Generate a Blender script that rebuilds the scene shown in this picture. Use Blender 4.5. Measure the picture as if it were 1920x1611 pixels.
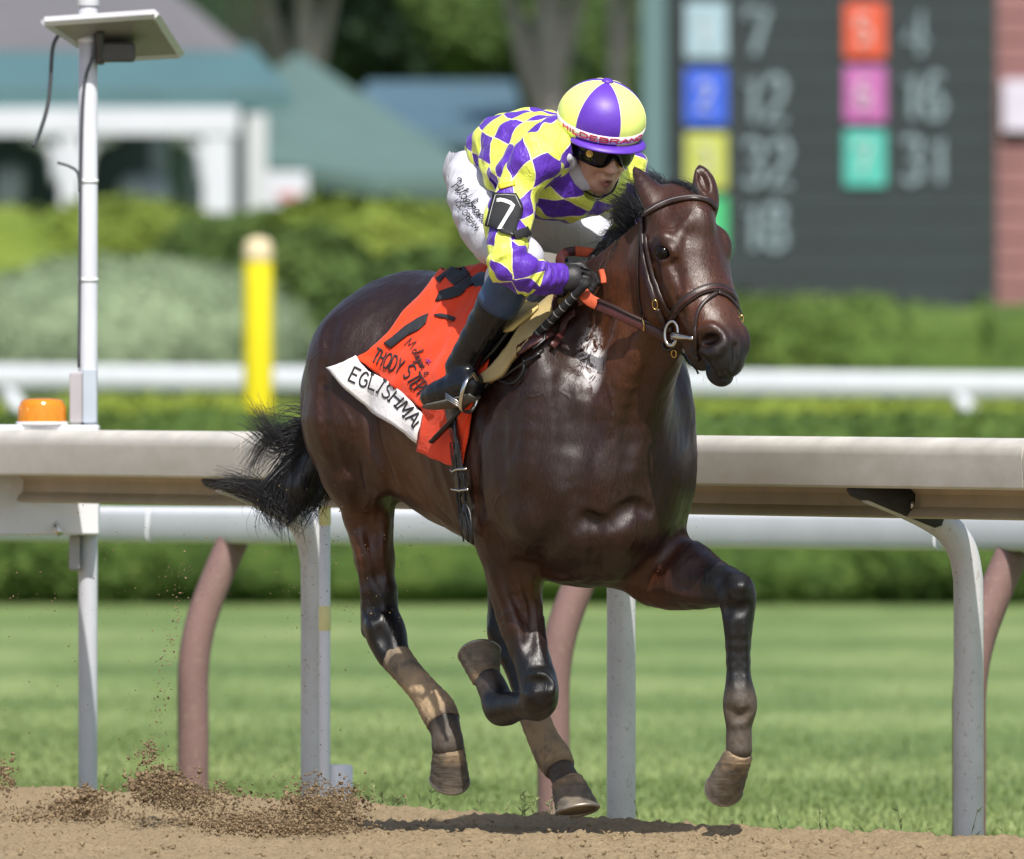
import bpy, math, random
import numpy as np
from mathutils import Vector, Matrix
from mathutils.bvhtree import BVHTree

for o in list(bpy.data.objects):
    bpy.data.objects.remove(o)
SC = bpy.context.scene
COL = SC.collection
RNG = np.random.default_rng(7)
random.seed(7)

# ------------------------------------------------------------------ camera, sky, sun, exposure
F = 40020.0            # focal length in photo pixels (1920 wide)
D0 = 60.0              # metres from the camera to the horse
CAMH = 1.327           # camera height over the dirt
HORIZ = 680.0          # photo row of the horizon
cam = bpy.data.cameras.new('camera')
cam_o = bpy.data.objects.new('camera', cam)
COL.objects.link(cam_o)
cam_o.location = (0, -D0, CAMH)
cam_o.rotation_euler = (math.pi / 2, 0, 0)
cam.sensor_fit = 'HORIZONTAL'
cam.sensor_width = 36.0
cam.lens = 36.0 * F / 1920.0
cam.shift_y = -(805.5 - HORIZ) / 1920.0
cam.clip_start = 1.0
cam.clip_end = 6000.0
cam.dof.use_dof = True
cam.dof.focus_distance = D0 - 0.15
cam.dof.aperture_fstop = 8.6
cam.dof.aperture_blades = 9
SC.camera = cam_o

SUN_EL = math.radians(54)
SUN_DIR = Vector((0.09, -0.50, 0.0)).normalized() * math.cos(SUN_EL) + Vector((0, 0, math.sin(SUN_EL)))
world = bpy.data.worlds.new('World')
SC.world = world
world.use_nodes = True
wn = world.node_tree
wn.nodes.clear()
sky = wn.nodes.new('ShaderNodeTexSky')
sky.sky_type = 'NISHITA'
sky.sun_disc = False
sky.sun_elevation = SUN_EL
sky.sun_rotation = math.atan2(SUN_DIR.x, SUN_DIR.y)
sky.air_density = 1.0
sky.dust_density = 2.5
bg = wn.nodes.new('ShaderNodeBackground')
bg.inputs['Strength'].default_value = 0.12
wo = wn.nodes.new('ShaderNodeOutputWorld')
wn.links.new(sky.outputs[0], bg.inputs[0])
wn.links.new(bg.outputs[0], wo.inputs[0])

sl = bpy.data.lights.new('sun', 'SUN')
sl.energy = 4.4
sl.angle = math.radians(0.6)
sl.color = (1.0, 0.955, 0.88)
so = bpy.data.objects.new('sun', sl)
COL.objects.link(so)
so.rotation_euler = SUN_DIR.to_track_quat('Z', 'Y').to_euler()

SC.view_settings.view_transform = 'Standard'
SC.view_settings.look = 'None'
SC.view_settings.gamma = 1.0
SC.view_settings.exposure = 0.35
SC.render.engine = 'CYCLES'
SC.cycles.use_denoising = True
SC.cycles.max_bounces = 6
SC.cycles.sample_clamp_indirect = 6.0

# ------------------------------------------------------------------ small helpers
def V(*a): return np.array(a, dtype=float)
def unit(v):
    v = np.asarray(v, float)
    return v / (np.linalg.norm(v) + 1e-12)

def at(px, py, y):
    """world point seen at photo pixel (px,py) standing at depth y (y=0 is the horse)"""
    k = (D0 + y) / F
    return V((px - 960) * k, y, CAMH + (HORIZ - py) * k)

def prop(o, label=None, cat=None, group=None, kind=None):
    if label: o['label'] = label
    if cat: o['category'] = cat
    if group: o['group'] = group
    if kind: o['kind'] = kind
    return o

def thing(name, label, cat, loc=(0, 0, 0), group=None):
    o = bpy.data.objects.new(name, None)
    o.empty_display_size = 0.1
    o.location = Vector(tuple(loc))
    COL.objects.link(o)
    return prop(o, label, cat, group)

def obj(name, me, mats, parent=None, smooth=True):
    """link mesh me as one object (vertices are given in world space)"""
    o = bpy.data.objects.new(name, me)
    COL.objects.link(o)
    if not isinstance(mats, (list, tuple)): mats = [mats]
    if len(me.materials) == 0:
        for m in mats: me.materials.append(m)
    if smooth:
        me.polygons.foreach_set('use_smooth', np.ones(len(me.polygons), bool))
    if parent is not None:
        o.parent = parent
        p, off = parent, Vector((0, 0, 0))
        while p is not None:
            off += p.location
            p = p.parent
        o.location = -off
    return o

def mesh(name, verts, faces):
    me = bpy.data.meshes.new(name)
    me.from_pydata([tuple(map(float, v)) for v in verts], [], [tuple(map(int, f)) for f in faces])
    me.update()
    return me

def mesh_np(name, verts, faces):
    """fast quad / tri mesh from arrays"""
    verts = np.asarray(verts, np.float32); faces = np.asarray(faces, np.int32)
    me = bpy.data.meshes.new(name)
    n, k = faces.shape
    me.vertices.add(len(verts)); me.vertices.foreach_set('co', verts.ravel())
    me.loops.add(n * k); me.loops.foreach_set('vertex_index', faces.ravel())
    me.polygons.add(n)
    me.polygons.foreach_set('loop_start', np.arange(0, n * k, k, dtype=np.int32))
    me.update(calc_edges=True)
    me.validate()
    return me

class MB:
    """collects pieces into one mesh"""
    def __init__(s): s.v = []; s.f = []
    def add(s, v, f):
        b = len(s.v)
        s.v += [tuple(map(float, p)) for p in v]
        s.f += [tuple(b + i for i in q) for q in f]
        return s
    def box(s, c, size, R=None, bev=0.0):
        c = np.asarray(c, float); h = np.asarray(size, float) / 2
        R = np.eye(3) if R is None else np.asarray(R, float)   # rows are the box axes
        if bev <= 0:
            pts = [c + (np.array(q) * h) @ R for q in
                   [(-1,-1,-1),(1,-1,-1),(1,1,-1),(-1,1,-1),(-1,-1,1),(1,-1,1),(1,1,1),(-1,1,1)]]
            return s.add(pts, [(3,2,1,0),(4,5,6,7),(0,1,5,4),(1,2,6,5),(2,3,7,6),(3,0,4,7)])
        b = min(bev, h.min() * .9)
        rings = []
        for z, ins in ((-h[2], b), (-h[2] + b, 0), (h[2] - b, 0), (h[2], b)):
            x, y = h[0] - ins, h[1] - ins
            e = b * .5
            ring = [(-x+e,-y),(x-e,-y),(x,-y+e),(x,y-e),(x-e,y),(-x+e,y),(-x,y-e),(-x,-y+e)]
            rings.append([c + np.array((p[0], p[1], z)) @ R for p in ring])
        fs = []
        for i in range(3):
            for j in range(8):
                a = i * 8 + j; d = i * 8 + (j + 1) % 8
                fs.append((a, d, d + 8, a + 8))
        fs.append(tuple(range(7, -1, -1))); fs.append(tuple(range(24, 32)))
        return s.add([p for r in rings for p in r], fs)
    def tube(s, pts, r, n=8, caps=True, flat=1.0, up=None):
        """sweep a round (or flattened) section along pts; r scalar or list"""
        pts = [np.asarray(p, float) for p in pts]
        m = len(pts)
        r = [r] * m if np.isscalar(r) else list(r)
        b0 = len(s.v)
        prev = None
        for i, p in enumerate(pts):
            t = unit(pts[min(i + 1, m - 1)] - pts[max(i - 1, 0)])
            if prev is None:
                u = np.array(up if up is not None else ((0, 0, 1) if abs(t[2]) < .9 else (1, 0, 0)), float)
            else: u = prev
            u = unit(u - t * (u @ t)); w = np.cross(t, u); prev = u
            for k in range(n):
                a = 2 * math.pi * k / n
                s.v.append(tuple(p + r[i] * (math.cos(a) * u * flat + math.sin(a) * w)))
        for i in range(m - 1):
            for k in range(n):
                a = b0 + i * n + k; d = b0 + i * n + (k + 1) % n
                s.f.append((a, d, d + n, a + n))
        if caps:
            s.f.append(tuple(b0 + k for k in range(n - 1, -1, -1)))
            s.f.append(tuple(b0 + (m - 1) * n + k for k in range(n)))
        return s
    def strap(s, pts, nrm, w, th):
        """flat strap: pts on a surface, nrm the surface normals, width w, thickness th"""
        m = len(pts); b0 = len(s.v)
        pts = [np.asarray(p, float) for p in pts]
        w = [w] * m if np.isscalar(w) else w
        for i, p in enumerate(pts):
            t = unit(pts[min(i + 1, m - 1)] - pts[max(i - 1, 0)])
            n = unit(nrm[i]); n = unit(n - t * (n @ t)); q = np.cross(t, n)
            h = w[i] / 2; e = th * .45
            for a, c in ((-h, 0), (-h, th - e), (-h + e, th), (h - e, th), (h, th - e), (h, 0)):
                s.v.append(tuple(p + q * a + n * c))
        for i in range(m - 1):
            for k in range(6):
                a = b0 + i * 6 + k; d = b0 + i * 6 + (k + 1) % 6
                s.f.append((a, a + 6, d + 6, d))
        s.f.append(tuple(b0 + k for k in range(6)))
        s.f.append(tuple(b0 + (m - 1) * 6 + k for k in range(5, -1, -1)))
        return s
    def lathe(s, base, axis, prof, n=16, ref=None, sx=1.0):
        """prof: (radius, height along axis)"""
        z = unit(axis); u = np.array(ref if ref is not None else ((1, 0, 0) if abs(z[0]) < .9 else (0, 1, 0)), float)
        u = unit(u - z * (u @ z)); w = np.cross(z, u); b0 = len(s.v)
        for r, h in prof:
            for k in range(n):
                a = 2 * math.pi * k / n
                s.v.append(tuple(np.asarray(base) + z * h + r * (math.cos(a) * u * sx + math.sin(a) * w)))
        for i in range(len(prof) - 1):
            for k in range(n):
                a = b0 + i * n + k; d = b0 + i * n + (k + 1) % n
                s.f.append((a, d, d + n, a + n))
        s.f.append(tuple(b0 + k for k in range(n - 1, -1, -1)))
        s.f.append(tuple(b0 + (len(prof) - 1) * n + k for k in range(n)))
        return s
    def build(s, name, mat, parent=None, smooth=True):
        return obj(name, mesh(name, s.v, s.f), mat, parent, smooth)

def auto_smooth(o, ang=40):
    me = o.data
    me.set_sharp_from_angle(angle=math.radians(ang))
    return o

def spline(pts, n):
    """Catmull-Rom through pts, n samples"""
    P = np.asarray(pts, float); m = len(P)
    if m == 2: return [P[0] + (P[1] - P[0]) * t for t in np.linspace(0, 1, n)]
    P = np.vstack([2 * P[0] - P[1], P, 2 * P[-1] - P[-2]])
    out = []
    for t in np.linspace(0, m - 1 - 1e-9, n):
        i = int(t); f = t - i
        a, b, c, d = P[i], P[i + 1], P[i + 2], P[i + 3]
        out.append(.5 * (2 * b + (c - a) * f + (2 * a - 5 * b + 4 * c - d) * f * f + (3 * b - a - 3 * c + d) * f ** 3))
    return out

# ------------------------------------------------------------------ node material helper
def lin(r, g, b):
    f = lambda c: (c / 255 / 12.92) if c / 255 <= .04045 else ((c / 255 + .055) / 1.055) ** 2.4
    return (f(r), f(g), f(b), 1.0)

class NM:
    def __init__(s, name, rough=.6, spec=.5, color=(.5, .5, .5, 1), metal=0.0):
        s.m = bpy.data.materials.new(name); s.m.use_nodes = True
        s.t = s.m.node_tree; s.t.nodes.clear()
        s.out = s.n('ShaderNodeOutputMaterial'); s.b = s.n('ShaderNodeBsdfPrincipled')
        s.l(s.b.outputs[0], s.out.inputs[0])
        s.set('Roughness', rough); s.set('Specular IOR Level', spec); s.set('Base Color', color); s.set('Metallic', metal)
    def n(s, t, **kw):
        q = s.t.nodes.new(t)
        for k, v in kw.items(): setattr(q, k, v)
        return q
    def l(s, a, b): s.t.links.new(a, b)
    def set(s, k, v):
        if hasattr(v, 'is_linked'): s.l(v, s.b.inputs[k])
        else: s.b.inputs[k].default_value = v
    def put(s, inp, v):
        if hasattr(v, 'is_linked'): s.l(v, inp)
        else: inp.default_value = v
    def coord(s, scale=(1, 1, 1), kind='Object'):
        tc = s.n('ShaderNodeTexCoord'); mp = s.n('ShaderNodeMapping')
        mp.inputs['Scale'].default_value = scale
        s.l(tc.outputs[kind], mp.inputs[0]); return mp.outputs[0]
    def noise(s, scale, detail=4, rough=.55, co=None, dist=0.0, stretch=None):
        q = s.n('ShaderNodeTexNoise'); q.inputs['Scale'].default_value = scale
        q.inputs['Detail'].default_value = detail; q.inputs['Roughness'].default_value = rough
        q.inputs['Distortion'].default_value = dist
        s.l(co if co is not None else s.coord(stretch or (1, 1, 1)), q.inputs['Vector'])
        return q.outputs['Fac']
    def attr(s, name, out='Color'):
        q = s.n('ShaderNodeAttribute'); q.attribute_name = name; return q.outputs[out]
    def math(s, op, a, b=0.0, c=0.0, clamp=False):
        q = s.n('ShaderNodeMath', operation=op, use_clamp=clamp)
        s.put(q.inputs[0], a); s.put(q.inputs[1], b); s.put(q.inputs[2], c); return q.outputs[0]
    def ramp(s, fac, stops):
        q = s.n('ShaderNodeValToRGB'); e = q.color_ramp.elements
        while len(e) > 1: e.remove(e[-1])
        e[0].position, e[0].color = stops[0][0], tuple(stops[0][1])[:3] + (1,)
        for p, c in stops[1:]:
            k = e.new(p); k.color = tuple(c)[:3] + (1,)
        s.l(fac, q.inputs[0]); return q.outputs[0]
    def mix(s, fac, a, b, mode='MIX'):
        q = s.n('ShaderNodeMix', data_type='RGBA', blend_type=mode)
        s.put(q.inputs[0], fac); s.put(q.inputs[6], a); s.put(q.inputs[7], b); return q.outputs[2]
    def rng(s, v, a, b, c=0.0, d=1.0):
        q = s.n('ShaderNodeMapRange'); s.l(v, q.inputs[0])
        for i, x in enumerate((a, b, c, d)): q.inputs[i + 1].default_value = x
        return q.outputs[0]
    def bump(s, h, strength=.3, dist=.01, prev=None):
        q = s.n('ShaderNodeBump'); q.inputs['Strength'].default_value = strength
        q.inputs['Distance'].default_value = dist; s.l(h, q.inputs['Height'])
        if prev is not None: s.l(prev, q.inputs['Normal'])
        s.l(q.outputs[0], s.b.inputs['Normal']); return q.outputs[0]

def simple(name, color, rough=.6, var=.15, scale=8, bump=0.0, metal=0.0, spec=.5, bscale=None):
    m = NM(name, rough, spec, color, metal)
    n = m.noise(scale, 5)
    c = np.array(color[:3])
    m.set('Base Color', m.ramp(n, [(.25, c * (1 - var)), (.75, np.minimum(c * (1 + var), 1))]))
    if bump: m.bump(m.noise(bscale or scale * 6, 4), bump, .01)
    return m.m

# ------------------------------------------------------------------ signed-distance bodies
class SDF:
    def __init__(s, lo, hi, res):
        s.lo = np.asarray(lo, float); s.res = res
        s.n = np.ceil((np.asarray(hi, float) - s.lo) / res).astype(int) + 1
        s.f = np.full(s.n, 9.0, np.float32)
        s.ax = [(s.lo[i] + res * np.arange(s.n[i])).astype(np.float32) for i in range(3)]
    def _sub(s, lo, hi):
        i0 = np.clip(np.floor((lo - s.lo) / s.res).astype(int), 0, s.n)
        i1 = np.clip(np.ceil((hi - s.lo) / s.res).astype(int) + 1, 0, s.n)
        if (i1 <= i0).any(): return None
        sl = tuple(slice(a, b) for a, b in zip(i0, i1))
        X = s.ax[0][sl[0]][:, None, None]; Y = s.ax[1][sl[1]][None, :, None]; Z = s.ax[2][sl[2]][None, None, :]
        return sl, X, Y, Z
    def _comb(s, sl, d, k, op):
        a = s.f[sl]
        if op == 'sub':
            k = max(k, 1e-4)
            h = np.clip(.5 - .5 * (a + d) / k, 0, 1)
            s.f[sl] = a + (-d - a) * h + k * h * (1 - h)
        elif op == 'int':
            k = max(k, 1e-4)
            h = np.clip(.5 - .5 * (a - d) / k, 0, 1)
            s.f[sl] = a + (d - a) * h + k * h * (1 - h)
        else:
            k = max(k, 1e-4)
            h = np.clip(.5 + .5 * (a - d) / k, 0, 1)
            s.f[sl] = a + (d - a) * h - k * h * (1 - h)
    def ell(s, c, semi, R=None, k=.04, op='u'):
        c = np.asarray(c, float); semi = np.asarray(semi, float)
        R = np.eye(3) if R is None else np.asarray(R, float)      # rows: axes
        ext = np.sqrt(((R * semi[:, None]) ** 2).sum(0)) + k + .03
        q = s._sub(c - ext, c + ext)
        if q is None: return
        sl, X, Y, Z = q
        X = X - np.float32(c[0]); Y = Y - np.float32(c[1]); Z = Z - np.float32(c[2])
        k0 = k1 = 0
        for r, a in zip(R.astype(np.float32), semi.astype(np.float32)):
            p = X * r[0] + Y * r[1] + Z * r[2]
            p = p / a; k0 = k0 + p * p; p = p / a; k1 = k1 + p * p
        k0 = np.sqrt(k0); k1 = np.sqrt(k1) + np.float32(1e-6)
        s._comb(sl, k0 * (k0 - 1) / k1, k, op)
    def cone(s, a, b, ra, rb, k=.03, op='u', e=None, q=1.0, qb=None):
        """tapered capsule; its radius along unit vector e is multiplied by q (qb at the b end)"""
        a = np.asarray(a, float); b = np.asarray(b, float)
        qb = q if qb is None else qb
        R = max(ra, rb) * max(1, q, qb) + k + .03
        w = s._sub(np.minimum(a, b) - R, np.maximum(a, b) + R)
        if w is None: return
        sl, X, Y, Z = w
        ba = (b - a).astype(np.float32); L2 = float(ba @ ba) + 1e-9
        X = X - np.float32(a[0]); Y = Y - np.float32(a[1]); Z = Z - np.float32(a[2])
        t = np.clip((X * ba[0] + Y * ba[1] + Z * ba[2]) / np.float32(L2), 0, 1)
        qx = X - t * ba[0]; qy = Y - t * ba[1]; qz = Z - t * ba[2]
        d2 = qx * qx + qy * qy + qz * qz
        if e is not None:
            e = unit(e).astype(np.float32)
            m = qx * e[0] + qy * e[1] + qz * e[2]
            qq = q + (qb - q) * t
            d2 = d2 + m * m * (1 / (qq * qq) - 1)
            d = (np.sqrt(d2) - (ra + (rb - ra) * t)) * np.float32(min(1, q, qb) ** .5)
        else:
            d = np.sqrt(d2) - (ra + (rb - ra) * t)
        s._comb(sl, d.astype(np.float32), k, op)
    def chain(s, st, k=.03, op='u', e=None, q=1.0, sub=1):
        """st: (point, radius[, q])"""
        P = [np.asarray(x[0], float) for x in st]; r = [x[1] for x in st]
        Q = [x[2] if len(x) > 2 else q for x in st]
        if sub > 1:
            A = spline([np.append(p, [rr, qq]) for p, rr, qq in zip(P, r, Q)], (len(P) - 1) * sub + 1)
            P = [x[:3] for x in A]; r = [x[3] for x in A]; Q = [x[4] for x in A]
        for i in range(len(P) - 1):
            s.cone(P[i], P[i + 1], r[i], r[i + 1], k if i == 0 else min(k, .015), op, e, Q[i], Q[i + 1])
    def nets(s):
        f = s.f; ins = f < 0
        n = ins.shape
        cnt = np.zeros((n[0] - 1, n[1] - 1, n[2] - 1), np.uint8)
        for dx in (0, 1):
            for dy in (0, 1):
                for dz in (0, 1):
                    cnt += ins[dx:n[0] - 1 + dx, dy:n[1] - 1 + dy, dz:n[2] - 1 + dz]
        act = (cnt > 0) & (cnt < 8)
        I, J, K = np.nonzero(act)
        idx = np.full(act.shape, -1, np.int32); idx[I, J, K] = np.arange(len(I))
        co = [(dx, dy, dz) for dx in (0, 1) for dy in (0, 1) for dz in (0, 1)]
        val = {c: f[I + c[0], J + c[1], K + c[2]] for c in co}
        acc = np.zeros((len(I), 3)); w = np.zeros(len(I))
        for c in co:
            for ax in range(3):
                if c[ax] == 0:
                    d = list(c); d[ax] = 1; d = tuple(d)
                    a, b = val[c], val[d]
                    m = (a < 0) != (b < 0)
                    t = np.where(m, a / np.where(m, a - b, 1), 0)
                    p = np.zeros((len(I), 3)); p[:] = c; p[:, ax] = t
                    acc += p * m[:, None]; w += m
        v = (np.stack([I, J, K], 1) + acc / w[:, None]) * s.res + s.lo
        faces = []
        for ax in range(3):
            a = [slice(None)] * 3; b = [slice(None)] * 3
            a[ax] = slice(0, -1); b[ax] = slice(1, None)
            A = ins[tuple(a)]; B = ins[tuple(b)]
            o1, o2 = (ax + 1) % 3, (ax + 2) % 3
            for flip, M in ((0, A & ~B), (1, ~A & B)):
                q = list(np.nonzero(M))
                ok = (q[o1] > 0) & (q[o2] > 0) & (q[o1] < n[o1] - 1) & (q[o2] < n[o2] - 1)
                q = [x[ok] for x in q]
                def g(d1, d2):
                    r = [x.copy() for x in q]; r[o1] -= d1; r[o2] -= d2
                    return idx[r[0], r[1], r[2]]
                Q = np.stack([g(1, 1), g(0, 1), g(0, 0), g(1, 0)], 1)
                if flip: Q = Q[:, ::-1]
                faces.append(Q)
        fc = np.concatenate(faces)
        fc = fc[(fc >= 0).all(1)]
        return v, fc
    def grad(s, p):
        """surface normal by central differences at points p"""
        q = np.clip(np.round((p - s.lo) / s.res).astype(int), 1, s.n - 2)
        i, j, k = q[:, 0], q[:, 1], q[:, 2]
        g = np.stack([s.f[i + 1, j, k] - s.f[i - 1, j, k], s.f[i, j + 1, k] - s.f[i, j - 1, k], s.f[i, j, k + 1] - s.f[i, j, k - 1]], 1)
        return g / (np.linalg.norm(g, axis=1)[:, None] + 1e-9)

def smooth_v(v, fc, it=2, lam=.5):
    n = len(v)
    e = np.concatenate([fc[:, [0, 1]], fc[:, [1, 2]], fc[:, [2, 3]], fc[:, [3, 0]]])
    deg = np.bincount(e[:, 0], minlength=n) + np.bincount(e[:, 1], minlength=n)
    for k in range(it):
        for l in (lam, -lam * 1.03):
            s = np.stack([np.bincount(e[:, 0], v[e[:, 1], c], n) + np.bincount(e[:, 1], v[e[:, 0], c], n) for c in range(3)], 1)
            v = v + l * (s / np.maximum(deg, 1)[:, None] - v)
    return v

def set_attr(me, name, data, kind='FLOAT_COLOR'):
    a = me.attributes.new(name, kind, 'POINT')
    data = np.asarray(data, np.float32)
    if kind == 'FLOAT_COLOR':
        if data.shape[1] == 3: data = np.hstack([data, np.ones((len(data), 1), np.float32)])
        a.data.foreach_set('color', data.ravel())
    elif kind == 'FLOAT_VECTOR': a.data.foreach_set('vector', data.ravel())
    else: a.data.foreach_set('value', data.ravel())

def bvh_of(v, fc): return BVHTree.FromPolygons([tuple(p) for p in v], [tuple(q) for q in fc])

CAMP = Vector((0, -D0, CAMH))
def hit(bvh, px, py, off=0.0, default_y=None):
    """where the sight line through a photo point meets a body: (point lifted by off, normal)"""
    d = Vector(tuple(at(px, py, 0))) - CAMP; d.normalize()
    p, n, i, dist = bvh.ray_cast(CAMP, d)
    if p is None: return None
    if n.dot(d) > 0: n = -n
    return np.array(p) + np.array(n) * off, np.array(n)

def near(bvh, p, off=0.0):
    q, n, i, dist = bvh.find_nearest(Vector(tuple(p)))
    return np.array(q) + np.array(n) * off, np.array(n)

def sstep(x, a, b):
    t = np.clip((x - a) / (b - a), 0, 1); return t * t * (3 - 2 * t)

def seg_dist(p, a, b):
    a = np.asarray(a, float); b = np.asarray(b, float); ba = b - a
    t = np.clip(((p - a) @ ba) / (ba @ ba + 1e-9), 0, 1)
    return np.linalg.norm(p - (a + t[:, None] * ba), axis=1), t
# ================================================================== HORSE
FX, FY = 0.530, -0.848                       # the way the horse faces (x right, y away from camera)
HF = V(FX, FY, 0); HR = V(-0.848, -0.530, 0); HU = V(0, 0, 1)   # forward, its right side, up
BR = np.stack([HF, HR, HU])
HX0 = (1000 - 960) * D0 / F

def HT(px, s):
    """distance along the horse for a point seen at column px, s metres to its right"""
    k = (px - 960) / F
    return (k * (D0 + HR[1] * s) - HX0 - HR[0] * s) / (FX - k * FY)
def HP(px, py, s):
    t = HT(px, s)
    y = FY * t + HR[1] * s
    return V(HX0 + FX * t + HR[0] * s, y, CAMH + (HORIZ - py) * (D0 + y) / F)
def B(t, s, py):
    y = FY * t + HR[1] * s
    return V(HX0 + FX * t + HR[0] * s, y, CAMH + (HORIZ - py) * (D0 + y) / F)
def tiltR(deg, yaw=0):
    """body axes pitched nose-up by deg, then yawed to its right"""
    c, s = math.cos(math.radians(deg)), math.sin(math.radians(deg))
    f, u = HF * c + HU * s, HU * c - HF * s
    c, s = math.cos(math.radians(yaw)), math.sin(math.radians(yaw))
    return np.stack([f * c + HR * s, HR * c - f * s, u])

# head frame: a runs from poll to muzzle, l to the horse's right, n out of the face
_p = math.radians(57)
_fh = V(0.52, -0.854, 0)
HA = math.cos(_p) * _fh + V(0, 0, -math.sin(_p))
HL = V(-0.854, -0.52, 0)
HN = math.sin(_p) * _fh + V(0, 0, math.cos(_p))
HDR = np.stack([HA, HL, HN])
P0 = HP(1287, 360, 0)
def HD(a, l, n): return P0 + HA * (a * .955) + HL * l + HN * n
def HDP(px, py, l):
    """head point seen at (px,py) that lies l to the right of the head's median plane"""
    base = P0 + HL * l
    y = base[1]
    for _ in range(4):
        w = at(px, py, y)
        M = np.array([[HA[0], HN[0]], [HA[2], HN[2]]])
        an = np.linalg.solve(M, np.array([w[0] - base[0], w[2] - base[2]]))
        y = base[1] + HA[1] * an[0] + HN[1] * an[1]
    return base + HA * an[0] + HN * an[1]

H = SDF((-0.70, -1.02, -0.02), (0.78, 1.05, 1.90), 0.0055)
# trunk
H.chain([(B(-.60, 0, 735), .31, .86), (B(-.3, 0, 775), .335, .84), (B(0, 0, 812), .37, .80), (B(.22, 0, 850), .37, .76)], .05, e=HR, q=.8)
H.ell(B(-.62, 0, 692), (.34, .26, .27), BR, .08)
H.ell(B(-.25, 0, 640), (.36, .15, .21), BR, .07)
H.ell(B(.10, 0, 620), (.26, .09, .12), BR, .08)
for s in (1, -1):
    H.ell(B(-.77, .105 * s, 765), (.19, .155, .25), tiltR(0), .06)
    H.ell(B(.24, .175 * s, 800), (.22, .125, .31), tiltR(-20, 6 * s), .09)     # shoulder blade
    H.ell(B(.30, .165 * s, 905), (.19, .125, .19), tiltR(-10), .07)            # upper arm
    H.ell(B(.42, .085 * s, 900), (.15, .105, .19), tiltR(0), .05)              # breast muscle
H.ell(B(.36, 0, 985), (.21, .17, .16), BR, .07)
# hind leg, its right (near the camera side)
rh = [(HP(705, 690, .15), .20), (HP(690, 790, .175), .185), (HP(686, 875, .175), .135), (HP(690, 960, .155), .073), (HP(703, 1050, .145), .057), (HP(712, 1110, .14), .047)]
H.chain(rh, .06)
H.ell(HP(738, 838, .20), (.13, .075, .13), tiltR(-50), .05)
H.chain([(HP(712, 1110, .14), .047), (HP(712, 1150, .14), .050), (HP(724, 1190, .14), .054), (HP(738, 1228, .138), .042),
         (HP(766, 1262, .13), .036), (HP(800, 1302, .125), .037), (HP(824, 1338, .12), .046), (HP(838, 1378, .12), .036), (HP(840, 1402, .12), .044)], .02, sub=3)
H.cone(HP(694, 1125, .135), HP(697, 1180, .135), .026, .032, .03)
# hind leg, its left
lh = [(HP(880, 720, -.15), .19), (HP(905, 830, -.16), .165), (HP(935, 940, -.14), .10), (HP(945, 1050, -.12), .057), (HP(948, 1120, -.12), .048),
      (HP(950, 1185, -.12), .053), (HP(966, 1230, -.12), .044), (HP(990, 1310, -.12), .037), (HP(1014, 1375, -.12), .038), (HP(1040, 1424, -.12), .044), (HP(1054, 1450, -.12), .035), (HP(1062, 1466, -.12), .042)]
H.chain(lh, .05)
H.cone(HP(925, 1120, -.12), HP(930, 1180, -.12), .018, .025, .03)
# front leg, its right: folded under
H.chain([(HP(958, 985, .165), .115), (HP(964, 1050, .155), .088), (HP(968, 1110, .145), .072), (HP(980, 1180, .14), .060), (HP(998, 1240, .14), .049),
         (HP(1008, 1275, .14), .050), (HP(1013, 1310, .14), .050)], .05, sub=2)
H.ell(HP(1012, 1296, .155), (.045, .047, .058), BR, .02)
H.ell(HP(1030, 1290, .150), (.022, .02, .03), BR, .015)
H.ell(HP(994, 1302, .160), (.022, .02, .03), BR, .015)
H.chain([(HP(1008, 1322, .14), .045), (HP(985, 1322, .14), .037), (HP(962, 1326, .135), .040), (HP(940, 1328, .13), .047), (HP(928, 1300, .13), .038), (HP(916, 1275, .13), .040)], .02, sub=2)
# front leg, its left: reaching forward
H.chain([(HP(1195, 1010, -.13), .135), (HP(1235, 1062, -.165), .112), (HP(1285, 1078, -.185), .098), (HP(1335, 1094, -.198), .066), (HP(1372, 1102, -.2), .050),
         (HP(1383, 1128, -.2), .047), (HP(1384, 1160, -.2), .040), (HP(1384, 1210, -.2), .033), (HP(1385, 1270, -.2), .032), (HP(1388, 1312, -.2), .043), (HP(1387, 1336, -.2), .040),
         (HP(1385, 1365, -.2), .031), (HP(1386, 1405, -.2), .037)], .05, sub=2)
H.ell(HP(1384, 1112, -.195), (.047, .045, .055), BR, .02)
# neck
H.chain([(B(.20, 0, 715), .27, .62), (B(.40, 0, 622), .215, .43), (B(.60, 0, 530), .165, .44), (B(.745, 0, 455), .125, .54), (B(.80, 0, 432), .11, .62)], .09, e=HR, sub=2)
H.chain([(B(.40, 0, 800), .17, .85), (B(.50, 0, 700), .165, .72), (B(.66, 0, 590), .13, .60), (B(.76, 0, 500), .11, .60)], .07, e=HR, sub=2)
# head
H.ell(HD(.05, 0, -.085), (.12, .078, .085), HDR, .04)
H.ell(HD(.15, 0, -.075), (.13, .100, .073), HDR, .03)
for s in (1, -1):
    H.ell(HD(.148, .088 * s, -.050), (.05, .030, .038), HDR, .03)
    H.ell(HD(.16, .058 * s, -.165), (.135, .042, .105), HDR, .04)
    H.cone(HD(.20, .086 * s, -.085), HD(.345, .060 * s, -.085), .016, .010, .03)
H.chain([(HD(.20, 0, -.065), .066, 1.15), (HD(.30, 0, -.066), .056, 1.32), (HD(.40, 0, -.062), .047, 1.32), (HD(.48, 0, -.060), .046, 1.15)], .04, e=HL)
H.chain([(HD(.22, 0, -.150), .062, 1.0), (HD(.34, 0, -.125), .050, .95), (HD(.46, 0, -.112), .040, 1.0), (HD(.53, 0, -.122), .036, 1.05)], .03, e=HL)
H.chain([(HD(.24, .048, -.095), .046), (HD(.42, .026, -.085), .042)], .04)
H.chain([(HD(.24, -.048, -.095), .046), (HD(.42, -.026, -.085), .042)], .04)
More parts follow.
